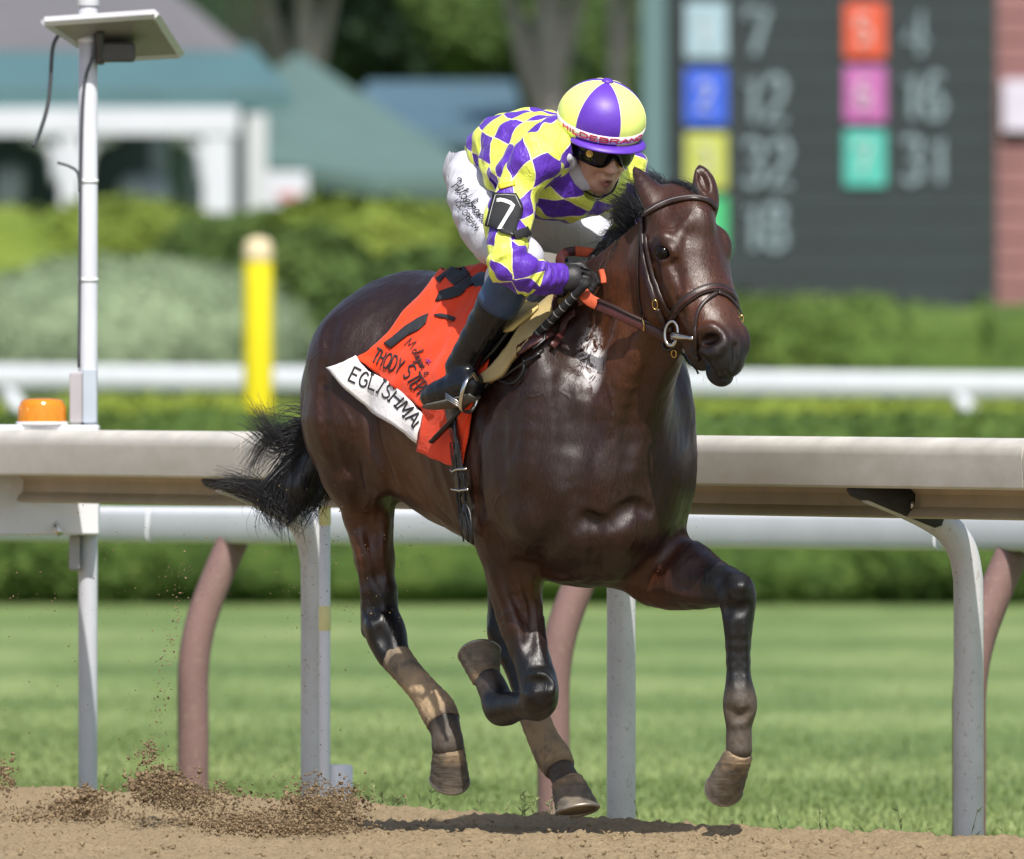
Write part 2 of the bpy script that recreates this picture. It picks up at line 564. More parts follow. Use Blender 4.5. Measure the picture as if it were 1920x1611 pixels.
H.chain([(HDP(1258, 552, .03), .055), (HDP(1288, 618, .015), .046), (HDP(1318, 672, .0), .036)], .03)
H.ell(HD(.50, 0, -.066), (.060, .058, .052), HDR, .03)
H.ell(HD(.545, 0, -.080), (.035, .044, .040), HDR, .025)
H.ell(HD(.548, 0, -.128), (.036, .040, .028), HDR, .015)
for s in (1, -1):
    H.ell(HD(.478, .047 * s, -.046), (.050, .023, .032), HDR, .018)
    H.cone(HD(.44, .062 * s, -.108), HD(.565, .040 * s, -.116), .004, .004, .008, 'sub')   # mouth line
H.cone(HD(.575, .04, -.108), HD(.575, -.04, -.108), .005, .005, .010, 'sub')
H.cone(HD(.52, 0, -.02), HD(.575, 0, -.055), .006, .006, .015, 'sub')
# ears
H.chain([(HDP(1240, 395, .058), .044), (HDP(1222, 364, .066), .034), (HDP(1204, 338, .074), .023), (HDP(1188, 311, .080), .004)], .035, e=HN, q=.7, sub=2)
H.chain([(HDP(1325, 384, -.050), .036), (HDP(1323, 354, -.056), .031), (HDP(1319, 333, -.060), .024), (HDP(1312, 312, -.062), .004)], .03, e=HN, q=.7, sub=2)
H.ell(HDP(1313, 345, -.045) + HN * .024, (.040, .012, .020), HDR, .010, 'sub')
# muscle edges, creases and tendons laid on the skin where the sight line meets it
def tri(P):
    g = (P - H.lo) / H.res
    ok = ((g >= 0) & (g < H.n - 1.001)).all(1)
    g = np.clip(g, 0, H.n - 1.01); i = g.astype(int); w = g - i
    out = np.zeros(len(P))
    for dx in (0, 1):
        for dy in (0, 1):
            for dz in (0, 1):
                out += np.where(dx, w[:, 0], 1 - w[:, 0]) * np.where(dy, w[:, 1], 1 - w[:, 1]) * np.where(dz, w[:, 2], 1 - w[:, 2]) * H.f[i[:, 0] + dx, i[:, 1] + dy, i[:, 2] + dz]
    return np.where(ok, out, 9)
def surf(px, py, lift=0.0):
    d = unit(at(px, py, 0) - np.array(CAMP))
    ts = np.arange(D0 - 1.1, D0 + 1.1, .005)
    P = np.array(CAMP) + ts[:, None] * d
    val = tri(P)
    i = np.argmax(val < 0)
    if not (val < 0).any(): p = P[np.argmin(val)]
    else:
        u = val[i - 1] / (val[i - 1] - val[i] + 1e-9) if i else 0
        p = P[i - 1] + (P[i] - P[i - 1]) * min(max(u, 0), 1)
    e = .008
    n = unit(np.array([tri((p + e * ax)[None])[0] - tri((p - e * ax)[None])[0] for ax in np.eye(3)]))
    return p + n * lift
def along(pts):
    return spline([(x, y, 0) for x, y in pts], (len(pts) - 1) * 3 + 1)
def groove(pts, r=.016, depth=.005, k=.022):
    Q = along(pts); n = len(Q); r = r * 1.3
    P = [surf(q[0], q[1], r - depth * math.sin(math.pi * (i + .6) / (n + .2)) ** .7) for i, q in enumerate(Q)]
    H.chain([(p, r) for p in P], k * 1.3, 'sub')
def ridge(pts, r=.02, sink=.012, k=.03):
    Q = along(pts); n = len(Q); up = r - sink
    P = [surf(q[0], q[1], -r + up * math.sin(math.pi * (i + .6) / (n + .2)) ** .7) for i, q in enumerate(Q)]
    H.chain([(p, r) for p in P], k)
def lump(px, py, semi, R=None, sink=.02, k=.03):
    H.ell(surf(px, py, -sink), semi, BR if R is None else R, k)
# haunch

groove([(622, 610), (606, 720), (610, 800), (634, 890)], .020, .006)
groove([(700, 760), (697, 800), (704, 840), (722, 880), (735, 930)], .022, .013)
groove([(735, 930), (740, 965)], .02, .012)
lump(745, 800, (.10, .04, .05), tiltR(-38), .03)
lump(690, 905, (.05, .04, .05), BR, .03)
groove([(650, 850), (668, 900), (672, 950)], .020, .007)
ridge([(712, 925), (722, 960), (718, 1010), (705, 1060)], .022, .016)
groove([(690, 985), (702, 1040), (712, 1100)], .015, .006)
ridge([(668, 1010), (678, 1070), (683, 1130)], .014, .010)
# hock and cannon
lump(700, 1172, (.03, .03, .04), BR, .018, .02)
groove([(693, 1130), (702, 1160)], .012, .006)
groove([(713, 1185), (725, 1215)], .010, .004)
# flank, ribs
for x0, y0 in ((800, 770), (825, 785), (850, 800)):
    groove([(x0, y0), (x0 + 6, y0 + 60), (x0 + 20, y0 + 125), (x0 + 42, y0 + 185)], .030, .0016, .04)
groove([(770, 905), (800, 945), (850, 985), (885, 1010)], .03, .006, .03)
# shoulder and girth groove
groove([(910, 740), (893, 820), (893, 900), (905, 985)], .035, .008, .05)
ridge([(1010, 650), (1000, 740), (985, 840), (975, 920)], .05, .046, .04)
groove([(1060, 640), (1056, 720), (1062, 800), (1062, 900)], .035, .006, .05)
groove([(955, 680), (937, 790), (940, 900)], .035, .004, .05)
lump(985, 985, (.07, .06, .07), BR, .045, .04)
groove([(1040, 1000), (1010, 1040), (1000, 1075)], .022, .012)
groove([(920, 1000), (935, 1040)], .02, .008)
# neck
groove([(1250, 640), (1215, 700), (1190, 770), (1178, 860)], .034, .012, .04)
groove([(1135, 600), (1120, 680), (1105, 760)], .03, .008, .04)
ridge([(1235, 560), (1200, 640), (1165, 720), (1140, 800)], .035, .030, .04)
# breast
groove([(1085, 992), (1100, 972), (1112, 982), (1128, 986), (1150, 982)], .014, .013, .016)
groove([(1118, 990), (1112, 1030), (1108, 1080)], .018, .012)
groove([(1150, 982), (1185, 950), (1215, 960)], .018, .009)
lump(1085, 1018, (.05, .055, .06), BR, .040, .04)
lump(1165, 1008, (.06, .06, .06), BR, .048, .04)
groove([(1205, 1085), (1235, 1040), (1262, 1010), (1290, 985)], .022, .014)
groove([(1095, 800), (1090, 880), (1080, 950)], .03, .006, .04)

ridge([(1030, 1080), (1070, 1085), (1110, 1075), (1150, 1090)], .02, .016)
# forearms
groove([(945, 1075), (962, 1120), (985, 1170), (990, 1220)], .014, .009)
groove([(972, 1060), (992, 1110), (1003, 1160), (1004, 1215)], .012, .007)
ridge([(935, 1080), (952, 1130), (978, 1190)], .02, .013)
ridge([(988, 1070), (1006, 1120), (1014, 1180), (1018, 1235)], .017, .012)
groove([(1010, 1100), (1018, 1160), (1022, 1215)], .010, .004)
lump(1012, 1262, (.035, .03, .02), BR, .014, .015)
groove([(985, 1282), (1010, 1278), (1035, 1285)], .010, .004)
ridge([(1255, 1110), (1300, 1122), (1345, 1128)], .02, .013)
groove([(1352, 1095), (1358, 1125), (1362, 1150)], .010, .004)
lump(1388, 1098, (.025, .025, .02), BR, .012, .015)
groove([(1365, 1138), (1385, 1143), (1402, 1136)], .012, .006)
ridge([(1372, 1170), (1372, 1230), (1374, 1290)], .009, .006, .012)
ridge([(1396, 1170), (1398, 1230), (1398, 1290)], .008, .006, .012)
groove([(1368, 1335), (1386, 1345), (1405, 1335)], .010, .005)
# head: cheekbone, veins
groove([(1262, 500), (1268, 545), (1278, 590)], .016, .007)
ridge([(1255, 505), (1272, 545), (1290, 575)], .010, .007, .014)
ridge([(1218, 430), (1216, 480), (1222, 540), (1236, 590)], .016, .011, .02)
groove([(1228, 440), (1230, 490), (1238, 545)], .014, .005)

ridge([(1268, 470), (1275, 440), (1290, 415)], .014, .010, .02)
groove([(1312, 662), (1322, 678), (1338, 696)], .006, .003, .01)
NR = np.stack([unit(HA + HN * .2), unit(HL - HN * .45), unit(np.cross(unit(HA + HN * .2), unit(HL - HN * .45)))])
ridge([(1306, 640), (1312, 620), (1332, 611), (1352, 622), (1360, 642), (1354, 656)], .008, .0035, .012)
ridge([(1306, 634), (1312, 654), (1330, 665), (1348, 663)], .008, .003, .012)
nn = surf(1330, 638)
H.ell(nn, (.019, .030, .046), np.stack([unit(V(-.25, 0, 1)), unit(V(1, .4, .3)), unit(np.cross(V(-.25, 0, 1), V(1, .4, .3)))]), .008, 'sub')
H.ell(HD(.495, -.066, -.046), (.027, .024, .017), HDR, .010, 'sub')
EYE = surf(1243, 473)
H.ell(EYE, (.020, .020, .020), BR, .012, 'sub')
ridge([(1226, 474), (1232, 462), (1244, 458), (1256, 466), (1264, 480)], .008, .002, .008)
ridge([(1228, 480), (1238, 489), (1252, 489), (1263, 482)], .006, .003, .008)
ridge([(1222, 456), (1236, 444), (1256, 446)], .012, .008, .02)
for vv in ([(1130, 700), (1150, 760), (1140, 820)], [(700, 980), (706, 930), (730, 915)], [(640, 760), (660, 800), (655, 850)],
           [(960, 1085), (975, 1140), (992, 1190)], [(1262, 560), (1280, 548), (1300, 552)], [(840, 850), (870, 880), (880, 930)]):
    ridge(vv, .0045, .0022, .006)

hv, hf = H.nets()
hv = smooth_v(hv, hf, 3)
def hide(v, f):
    """fine unevenness of skin over muscle: short folds and dimples a millimetre or two deep"""
    t_ = mesh_np('tmp', v, f); nn_ = np.zeros(len(v) * 3, np.float32); t_.vertices.foreach_get('normal', nn_); bpy.data.meshes.remove(t_)
    nn_ = nn_.reshape(-1, 3); rs = np.random.default_rng(5); d = np.zeros(len(v))
    for lo, hi_, a in ((18, 40, .0016), (45, 90, .0009)):
        for _ in range(12):
            k = unit(rs.normal(size=3) * V(1, 1, .55)) * rs.uniform(lo, hi_); k2 = unit(rs.normal(size=3)) * rs.uniform(4, 11)
            ph = v @ k + 2.5 * np.sin(v @ k2 + rs.uniform(0, 6)) + rs.uniform(0, 6)
            d += a * .42 * (1 - 2 * np.abs(np.sin(ph))) * np.clip(np.sin(v @ k2 * 1.4 + rs.uniform(0, 6)), 0, 1)
    hh = (v - P0) @ HDR.T
    inh = (hh[:, 0] > -.08) & (hh[:, 0] < .7) & (np.abs(hh[:, 1]) < .17) & (hh[:, 2] > -.27)
    w = np.where(inh, .35, 1.0) * np.where(v[:, 2] < .62, .5, 1.0)
    return v + nn_ * (d * w)[:, None]
hv = hide(hv, hf)
HB = bvh_of(hv, hf)
horse = thing('horse', 'dark bay racehorse galloping along the dirt track under its rider', 'horse', (HX0, 0, 0))

def coat_colors(v):
    """bay coat: brown body, black legs and muzzle, dusty lower legs"""
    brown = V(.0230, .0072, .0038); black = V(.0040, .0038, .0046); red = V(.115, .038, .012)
    n = len(v)
    blk = np.zeros(n); rd = np.zeros(n); dust = np.zeros(n)
    rel = v - V(HX0, 0, 0)
    t = rel @ HF; s = rel @ HR; z = v[:, 2]
    def legs(st, r, lo, hi):
        a, b = st
        d, tt = seg_dist(v, a, b)
        return np.where(d < r, 1.0, 0.0) * sstep(tt, lo, hi), d
    # each leg blackens from above the knee or hock downwards
    for a, b, r in ((HP(690, 960, .155), HP(712, 1180, .14), .17), (HP(945, 1000, -.12), HP(950, 1150, -.12), .15),
                    (HP(968, 1090, .145), HP(1005, 1270, .14), .16), (HP(1285, 1078, -.185), HP(1378, 1106, -.2), .13)):
        d, tt = seg_dist(v, a, b)
        blk = np.maximum(blk, sstep(tt, .35, .95) * (d < r))
    low = (z < HP(705, 1165, .14)[2]) & (t < .0) ; blk = np.where(low, 1, blk)
    low = (z < HP(1005, 1255, .14)[2]) & (t >= -.15); blk = np.where(low, 1, blk)
    low = (z < HP(1380, 1060, -.2)[2]) & (t > .66); blk = np.where(low & (s < -.05), 1, blk)
    h = (v - P0) @ HDR.T
    inhead = (h[:, 0] > -.05) & (h[:, 2] > -.25) & (np.abs(h[:, 1]) < .16) & (h[:, 0] < .7)
    blk = np.where(inhead, np.maximum(blk * 0, sstep(h[:, 0] - .3 * h[:, 2], .42, .54)), blk)
    eye = np.minimum(np.linalg.norm(h - V(.152, .10, -.06), axis=1), np.linalg.norm(h - V(.152, -.10, -.06), axis=1))
    blk = np.maximum(blk, (1 - sstep(eye, .015, .055)) * .9)
    nose = np.minimum(np.linalg.norm(v - nn - V(0, .012, 0), axis=1), np.linalg.norm(h - V(.475, -.062, -.046), axis=1))
    hole = (1 - sstep(nose, .018, .027))  # recess shade of the nostrils, put into the coat colour
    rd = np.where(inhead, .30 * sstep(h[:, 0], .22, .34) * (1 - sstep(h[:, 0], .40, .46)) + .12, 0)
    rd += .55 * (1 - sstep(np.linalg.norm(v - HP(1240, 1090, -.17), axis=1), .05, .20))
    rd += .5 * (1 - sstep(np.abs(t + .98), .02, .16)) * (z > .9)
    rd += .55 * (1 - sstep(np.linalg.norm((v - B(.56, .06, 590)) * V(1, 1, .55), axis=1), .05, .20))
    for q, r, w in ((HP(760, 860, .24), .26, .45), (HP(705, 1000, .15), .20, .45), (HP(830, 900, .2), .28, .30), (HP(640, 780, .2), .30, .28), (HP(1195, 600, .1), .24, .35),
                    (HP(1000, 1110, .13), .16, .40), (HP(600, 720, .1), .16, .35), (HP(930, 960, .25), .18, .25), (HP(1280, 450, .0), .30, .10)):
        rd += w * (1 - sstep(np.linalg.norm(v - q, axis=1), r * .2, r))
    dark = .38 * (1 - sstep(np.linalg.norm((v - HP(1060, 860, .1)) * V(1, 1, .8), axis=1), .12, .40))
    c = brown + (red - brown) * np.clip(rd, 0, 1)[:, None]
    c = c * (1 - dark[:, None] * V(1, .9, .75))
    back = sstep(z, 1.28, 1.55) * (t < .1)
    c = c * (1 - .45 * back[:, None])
    c = c + (black - c) * np.clip(blk, 0, 1)[:, None]
    c = c * (1 - .8 * hole[:, None])
    # sandy dust on fetlocks and pasterns
    for p, r in ((HP(838, 1385, .12), .09), (HP(1388, 1330, -.2), .10), (HP(1385, 1390, -.2), .08), (HP(920, 1290, .13), .07), (HP(1058, 1455, -.12), .07)):
        dust = np.maximum(dust, .85 * (1 - sstep(np.linalg.norm(v - p, axis=1), r * .3, r)))
    sweat = (1 - sstep(np.linalg.norm((v - surf(1108, 672)) * V(1.9, .6, .75), axis=1), .015, .085))
    dust4 = np.stack([np.clip(dust, 0, 1), np.clip(sweat, 0, 1), np.clip(blk, 0, 1)], 1)
    return c, dust4

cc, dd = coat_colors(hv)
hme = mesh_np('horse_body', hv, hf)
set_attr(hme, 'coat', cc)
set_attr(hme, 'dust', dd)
m = NM('bay coat', .36, .5)
co = m.coord((1, 1, 1))
warp = m.noise(5, 4, co=co)
hair = m.noise(240, 3, .6, co=m.coord((1.0, 1.0, .22)))
mott = m.noise(11, 5, .6, co=co)
c0 = m.attr('coat')
dim = m.mix(1.0, c0, (.62, .62, .62, 1), 'MULTIPLY'); lit = m.mix(1.0, c0, (1.45, 1.38, 1.32, 1), 'MULTIPLY')
c1 = m.mix(m.rng(hair, .3, .7), dim, lit)
c1 = m.mix(m.rng(mott, .35, .75, 0, .5), c1, m.mix(1.0, c1, (.55, .5, .5, 1), 'MULTIPLY'))
ds = m.n('ShaderNodeSeparateColor'); m.l(m.attr('dust'), ds.inputs[0])
dn = m.noise(70, 5, .65, co=co)
dfac = m.math('MULTIPLY', ds.outputs[0], m.rng(dn, .25, .75, .35, .95), clamp=True)
c1 = m.mix(dfac, c1, (.165, .128, .095, 1))
sn = m.noise(34, 6, .72, co=m.coord((1.2, 1.2, .8)), dist=.8)
sf = m.math('MULTIPLY', m.math('POWER', ds.outputs[1], .6), m.rng(sn, .45, .53), clamp=True)
c1 = m.mix(m.math('MULTIPLY', sf, .9), c1, (.74, .73, .75, 1))
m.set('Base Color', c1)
m.set('Roughness', m.math('ADD', m.math('ADD', m.rng(mott, .3, .7, .33, .50), m.rng(hair, .3, .7, -.06, .10)), m.math('MULTIPLY', m.math('ADD', dfac, sf), .4)))
m.set('Specular IOR Level', .50)
m.set('Sheen Weight', .035); m.set('Sheen Roughness', .35); m.set('Sheen Tint', (.75, .72, .9, 1))
b1 = m.bump(m.noise(26, 5, .6, co=m.coord((1, 1, .5))), .20, .010)
vn = m.n('ShaderNodeTexVoronoi'); vn.feature = 'DISTANCE_TO_EDGE'; vn.inputs['Scale'].default_value = 7
vw = m.n('ShaderNodeVectorMath', operation='ADD'); m.l(m.coord((1, 1, .55)), vw.inputs[0])
nv_ = m.n('ShaderNodeTexNoise'); nv_.inputs['Scale'].default_value = 6; m.l(co, nv_.inputs['Vector'])
vs_ = m.n('ShaderNodeVectorMath', operation='SCALE'); vs_.inputs['Scale'].default_value = .16; m.l(nv_.outputs['Color'], vs_.inputs[0]); m.l(vs_.outputs[0], vw.inputs[1]); m.l(vw.outputs[0], vn.inputs['Vector'])
vein = m.math('MULTIPLY', m.rng(vn.outputs['Distance'], .0, .035, 1, 0), m.rng(m.noise(3.5, 3, co=co), .48, .62))
b2 = m.bump(vein, .30, .006, b1)
m.bump(hair, .30, .0030, b2)
M_COAT = m.m
hb = obj('horse_body', hme, M_COAT, horse)
# ------------------------------------------------------------------ horse parts
def ico(c, r, sub=2, name='eye', scale=(1, 1, 1)):
    import bmesh
    bm = bmesh.new(); bmesh.ops.create_icosphere(bm, subdivisions=sub, radius=r)
    for v in bm.verts: v.co = Vector((v.co.x * scale[0] + c[0], v.co.y * scale[1] + c[1], v.co.z * scale[2] + c[2]))
    me = bpy.data.meshes.new(name); bm.to_mesh(me); bm.free(); return me
em = NM('eyeball', .16, .22, (.004, .003, .003, 1)); M_EYE = em.m
_d = unit(np.array(CAMP) - EYE)
obj('eye', ico(EYE + _d * 0.0 + V(.001, .0165, 0) + V(.002, 0, -.001), 0.0222, 3), M_EYE, horse)
obj('eye', ico(HD(.152, -.098, -.060), .0205, 3), M_EYE, horse)

# hooves
hm = NM('dusty hoof horn', .75, .3)
hc = hm.coord((1, 1, 1))
hz = hm.noise(30, 5, .65, co=hm.coord((.4, .4, 3.0)))
hcol = hm.ramp(hm.noise(18, 6, .65, co=hc), [(.30, (.10, .085, .065)), (.46, (.20, .15, .10)), (.62, (.34, .24, .145))])
hcol = hm.mix(hm.rng(hz, .42, .60, 0, .6), hcol, (.075, .065, .055, 1))
hb_ = hm.attr('band', 'Fac')
hcol = hm.mix(hm.rng(hb_, .22, .42, 0, .75), hcol, hm.ramp(hm.noise(26, 6, .65, co=hc), [(.35, (.060, .056, .052)), (.65, (.165, .145, .118))]))
hm.set('Base Color', hcol); hm.bump(hz, .5, .006); M_HOOF = hm.m
ssm = simple('worn steel shoe', (.30, .27, .23, 1), .45, .3, 40, metal=.7)
def hoof(top, sole, r0, r1, fwd, toe=1.15):
    """truncated cone from coronet to sole; flat shoe under it; toe bulges along fwd"""
    ax = unit(sole - top); L = np.linalg.norm(sole - top)
    f = unit(fwd - ax * (fwd @ ax)); w = np.cross(ax, f)
    mb = MB(); n = 28; prof = []
    for i, h in enumerate(np.linspace(0, 1, 12)):
        r = r0 + (r1 - r0) * h ** .9 + .0012 * math.sin(h * 26) * (h > .08)
        if i == 0: r *= .86
        prof.append((r, h))
    vs = []
    for r, h in prof:
        for k in range(n):
            a = 2 * math.pi * k / n
            ca, sa = math.cos(a), math.sin(a)
            e = r * (toe if ca > 0 else .92) * ca
            lean = f * (.018 * h * L / .08)
            slope = ax * (-.010 * (ca > 0) * ca * (1 - h) + .012 * (ca < 0) * (-ca) * (1 - h))
            vs.append(top + ax * h * L + f * e + w * r * sa + lean + slope)
    fs = []
    for i in range(len(prof) - 1):
        for k in range(n):
            a = i * n + k; d = i * n + (k + 1) % n
            fs.append((a, d, d + n, a + n))
    fs.append(tuple(range(n - 1, -1, -1)))
    b = (len(prof) - 1) * n
    fs.append(tuple(b + k for k in range(n)))
    mb.add(vs, fs)
    o = mb.build('hoof', M_HOOF, horse); auto_smooth(o, 50)
    set_attr(o.data, 'band', np.repeat(np.linspace(0, 1, 12), n), 'FLOAT')
    sh = MB(); rim = []
    for k in range(n + 1):
        a = math.radians(-150 + 300 * k / n)
        rim.append(top + ax * (L + .003) + f * (r1 * .95 * (toe if math.cos(a) > 0 else .92) * math.cos(a) + .018 * L / .08) + w * r1 * .95 * math.sin(a))
    sh.tube(rim, .0055, 6); sh.build('horseshoe', ssm, o)
    return o
hoof(HP(841, 1398, .12), HP(838, 1452, .12) + V(0, .055, 0), .043, .056, V(.3, -.8, -.5), 1.2)
hoof(HP(1388, 1408, -.2), HP(1367, 1465, -.2) + V(0, .055, 0), .038, .053, V(-.35, -.8, -.5), 1.2)
hoof(HP(1060, 1462, -.12), HP(1070, 1522, -.12), .043, .062, HF + V(.5, 0, 0), 1.1)
hoof(HP(913, 1280, .13), HP(904, 1234, .13) + V(0, .03, 0), .037, .060, V(-.25, -1, .1), 1.05)

# leg wraps
wm = NM('dusty elastic wrap', .9, .15)
wc = wm.noise(9, 5, .6)
wcol = wm.ramp(wm.noise(14, 6, .62), [(.34, (.11, .10, .085)), (.46, (.30, .225, .145)), (.66, (.40, .29, .175))])
wm.set('Base Color', wm.mix(.35, wcol, wm.ramp(wm.attr('band', 'Fac'), [(0, (.05, .055, .06)), (.22, (.09, .09, .085)), (.42, (.40, .29, .175)), (.9, (.36, .26, .16)), (1, (.08, .075, .07))])))
wv = wm.n('ShaderNodeTexWave'); wv.inputs['Scale'].default_value = 60; wv.inputs['Distortion'].default_value = 6; wv.inputs['Detail'].default_value = 3
wm.l(wm.coord((.3, .3, 1)), wv.inputs['Vector'])
wm.bump(wv.outputs['Color'], .35, .004); M_WRAP = wm.m
def wrap(st):
    P = [np.append(p, r) for p, r in st]
    A = spline(P, 26); mb = MB()
    pts = [a[:3] for a in A]
    rad = [a[3] + .0025 * abs(math.sin(i * 1.9)) for i, a in enumerate(A)]
    mb.tube(pts, rad, 24)
    o = mb.build('leg_wrap', M_WRAP, horse)
    band = np.repeat(np.linspace(0, 1, 26), 24)
    set_attr(o.data, 'band', band, 'FLOAT')
    return o
wrap([(HP(741, 1232, .137), .044), (HP(768, 1265, .13), .040), (HP(798, 1300, .125), .042), (HP(820, 1330, .12), .050), (HP(832, 1356, .12), .047)])
wrap([(HP(986, 1302, -.12), .041), (HP(1000, 1340, -.12), .041), (HP(1020, 1388, -.12), .043), (HP(1038, 1420, -.12), .049), (HP(1050, 1442, -.12), .043)])

# hair
am = NM('black horsehair', .38, .5, (.006, .006, .0085, 1)); am.set('Sheen Weight', .08)
hi = am.n('ShaderNodeHairInfo')
M_HAIR = am.m
def strands(name, paths, rads, parent, mat=None):
    """thin three-sided hairs in one mesh"""
    vs, fs = [], []
    for P, r in zip(paths, rads):
        P = np.asarray(P); n = len(P)
        T = np.gradient(P, axis=0); T /= np.linalg.norm(T, axis=1)[:, None] + 1e-9
        u = np.cross(T, V(.3, .8, .5)); u /= np.linalg.norm(u, axis=1)[:, None] + 1e-9
        w = np.cross(T, u)
        rr = r * np.linspace(1, .25, n)[:, None]
        b = len(vs)
        for k in range(3):
            a = 2 * math.pi * k / 3
            vs_k = P + rr * (math.cos(a) * u + math.sin(a) * w)
            if k == 0: R = np.zeros((n, 3, 3))
            R[:, k] = vs_k
        vs += list(R.reshape(-1, 3))
        for i in range(n - 1):
            for k in range(3):
                a = b + i * 3 + k; d = b + i * 3 + (k + 1) % 3
                fs.append((a, d, d + 3, a + 3))
    return obj(name, mesh_np(name, vs, fs), mat or M_HAIR, parent)

def lock(ctrl, n, spread0, spread1, r, curl=.004, npt=12, lenvar=.3):
    """n hairs following control points with growing spread"""
    out, rr = [], []
    C = np.array(spline(ctrl, npt))
    for _ in range(n):
        L = 1 - lenvar * RNG.random() ** 1.5
        m = max(4, int(npt * L))
        a = RNG.normal(size=3) * spread0; b = RNG.normal(size=3) * spread1
        t = np.linspace(0, L, m)[:, None]
        ph = RNG.random(3) * 6.28; fr = 3 + RNG.random(3) * 5
        W = curl * np.sin(fr * t + ph) * t
        idx = np.linspace(0, (npt - 1) * L, m)
        P = np.stack([np.interp(idx, np.arange(npt), C[:, c]) for c in range(3)], 1) + a + (b - a) * t ** 1.3 + W
        out.append(P); rr.append(r * (.6 + .8 * RNG.random()))
    return out, rr
def TP(px, py, dy=0.0):
    return at(px, py, .80 + dy)
paths, rads = [], []
def addl(*a, **k):
    p, r = lock(*a, **k); paths.extend(p); rads.extend(r)
dock = [(605, 735), (598, 770)]
addl([TP(612, 800, -.05), TP(585, 850), TP(560, 880), TP(540, 930), TP(545, 972)], 520, .022, .036, .0016)
addl([TP(620, 840, -.02), TP(600, 890), TP(585, 930), TP(560, 962)], 420, .022, .030, .0016)
addl([TP(606, 790), TP(560, 850), TP(520, 905), TP(505, 945), TP(530, 968)], 420, .018, .034, .0015)
addl([TP(600, 800), TP(555, 825), TP(520, 830), TP(490, 800), TP(470, 780)], 230, .016, .034, .0012, curl=.007)
addl([TP(598, 795), TP(550, 800), TP(510, 815), TP(480, 850), TP(465, 885)], 110, .014, .022, .0011, curl=.008)
addl([TP(590, 850), TP(545, 905), TP(500, 935), TP(460, 905), TP(400, 898)], 150, .014, .020, .0012, curl=.006)
addl([TP(590, 870), TP(550, 925), TP(510, 945), TP(470, 918), TP(430, 905)], 150, .014, .022, .0012, curl=.006)
addl([TP(612, 870), TP(625, 900), TP(620, 915), TP(610, 925)], 160, .018, .016, .0014)
for e in ([(575, 790), (545, 785), (510, 778), (480, 770)], [(578, 775), (545, 768), (520, 765)], [(580, 800), (530, 840), (490, 870), (462, 888)],
          [(560, 955), (530, 985), (505, 965)], [(575, 765), (540, 760), (500, 778)], [(500, 930), (440, 905), (385, 930)]):
    addl([TP(*q) for q in e], 14, .006, .014, .0009, curl=.007)
strands('tail', paths, rads, horse)
# dark filler added inside the tail so daylight does not shine through the thick of it
TCORE = SDF((-.75, .5, .6), (-.35, 1.1, 1.35), .012)
TCORE.chain([(TP(608, 795), .03), (TP(585, 860), .045), (TP(560, 915), .055), (TP(548, 955), .028)], .03)
TCORE.chain([(TP(600, 880), .04), (TP(610, 905), .03)], .03)
_v, _f = TCORE.nets(); obj('tail_filler', mesh_np('tail_filler', _v, _f), M_HAIR, horse)

paths, rads = [], []
def crest(px, py): return surf(px, py, -.005)
MC = [(1146, 478), (1158, 455), (1168, 435), (1180, 415), (1192, 398), (1206, 384), (1222, 372), (1240, 362)]
for i, (x, y) in enumerate(MC):
    p = HP(x + 6, y + 8, -.02)
    for j in range(5):
        dx, dy = RNG.normal(0, 7), RNG.normal(0, 6)
        tip = HP(x - 22 + dx - (14 if i > 2 else 0), y - 34 + dy + (20 if i < 2 else 0), -.03)
        mid = HP(x - 6 + dx * .5, y - 22 + dy * .5, -.02)
        addl([p, mid, tip], 28, .009, .014, .0010, curl=.006, npt=8)
for x, y in ((1150, 500), (1140, 525), (1130, 545), (1155, 480), (1165, 460)):
    addl([HP(x + 12, y, -.03), HP(x + 2, y - 6, .02), HP(x - 6, y + 18, .05)], 130, .012, .014, .0013, npt=8)
# wisps flying across the rider's chest and cuff
for q in ([(1190, 400), (1170, 385), (1150, 372), (1128, 366)], [(1185, 410), (1165, 398), (1150, 385)], [(1196, 392), (1180, 372), (1160, 366)], [(1178, 425), (1160, 410), (1150, 425)]):
    addl([HP(x, y, .02) for x, y in q], 60, .008, .016, .0008, curl=.006, npt=8)
strands('mane', paths, rads, horse)
paths, rads = [], []
for q in ([(1292, 372), (1280, 350), (1262, 342), (1240, 350)], [(1296, 374), (1290, 352), (1275, 344), (1255, 345)], [(1300, 376), (1304, 358), (1296, 350), (1285, 350)], [(1290, 370), (1272, 352), (1250, 352)], [(1298, 378), (1302, 366), (1292, 362)]):
    addl([HDP(x, y, -.005) for x, y in q], 90, .007, .010, .0010, curl=.005, npt=9)
strands('forelock', paths, rads, horse)
paths, rads = [], []
for _ in range(46):
    x = RNG.uniform(1318, 1382); y = RNG.uniform(692, 716)
    p = surf(x, y, -.002); e = p + unit(V((x - 1350) * .012, -.3, -.6) + RNG.normal(size=3) * .35) * RNG.uniform(.012, .03)
    paths.append([p, p * .5 + e * .5 + V(0, 0, -.001), e]); rads.append(.0004)
strands('whiskers', paths, rads, horse)
# ================================================================== RIDER
rider = thing('person', 'jockey in purple and yellow diamond silks crouching over the racehorse', 'person', tuple(HP(905, 330, 0)))
JFh = unit(V(.44, -.90, 0)); JR = unit(V(-.90, -.44, 0))
_q = math.radians(20)
JF = JFh * math.cos(_q) - HU * math.sin(_q); JU = JFh * math.sin(_q) + HU * math.cos(_q)
JH = np.stack([JF, JR, JU])
JC = HP(1128, 222, .0)                                  # centre of the skull cap
def JP(f, r, u): return JC + JF * f + JR * r + JU * (u * .94 + .006)

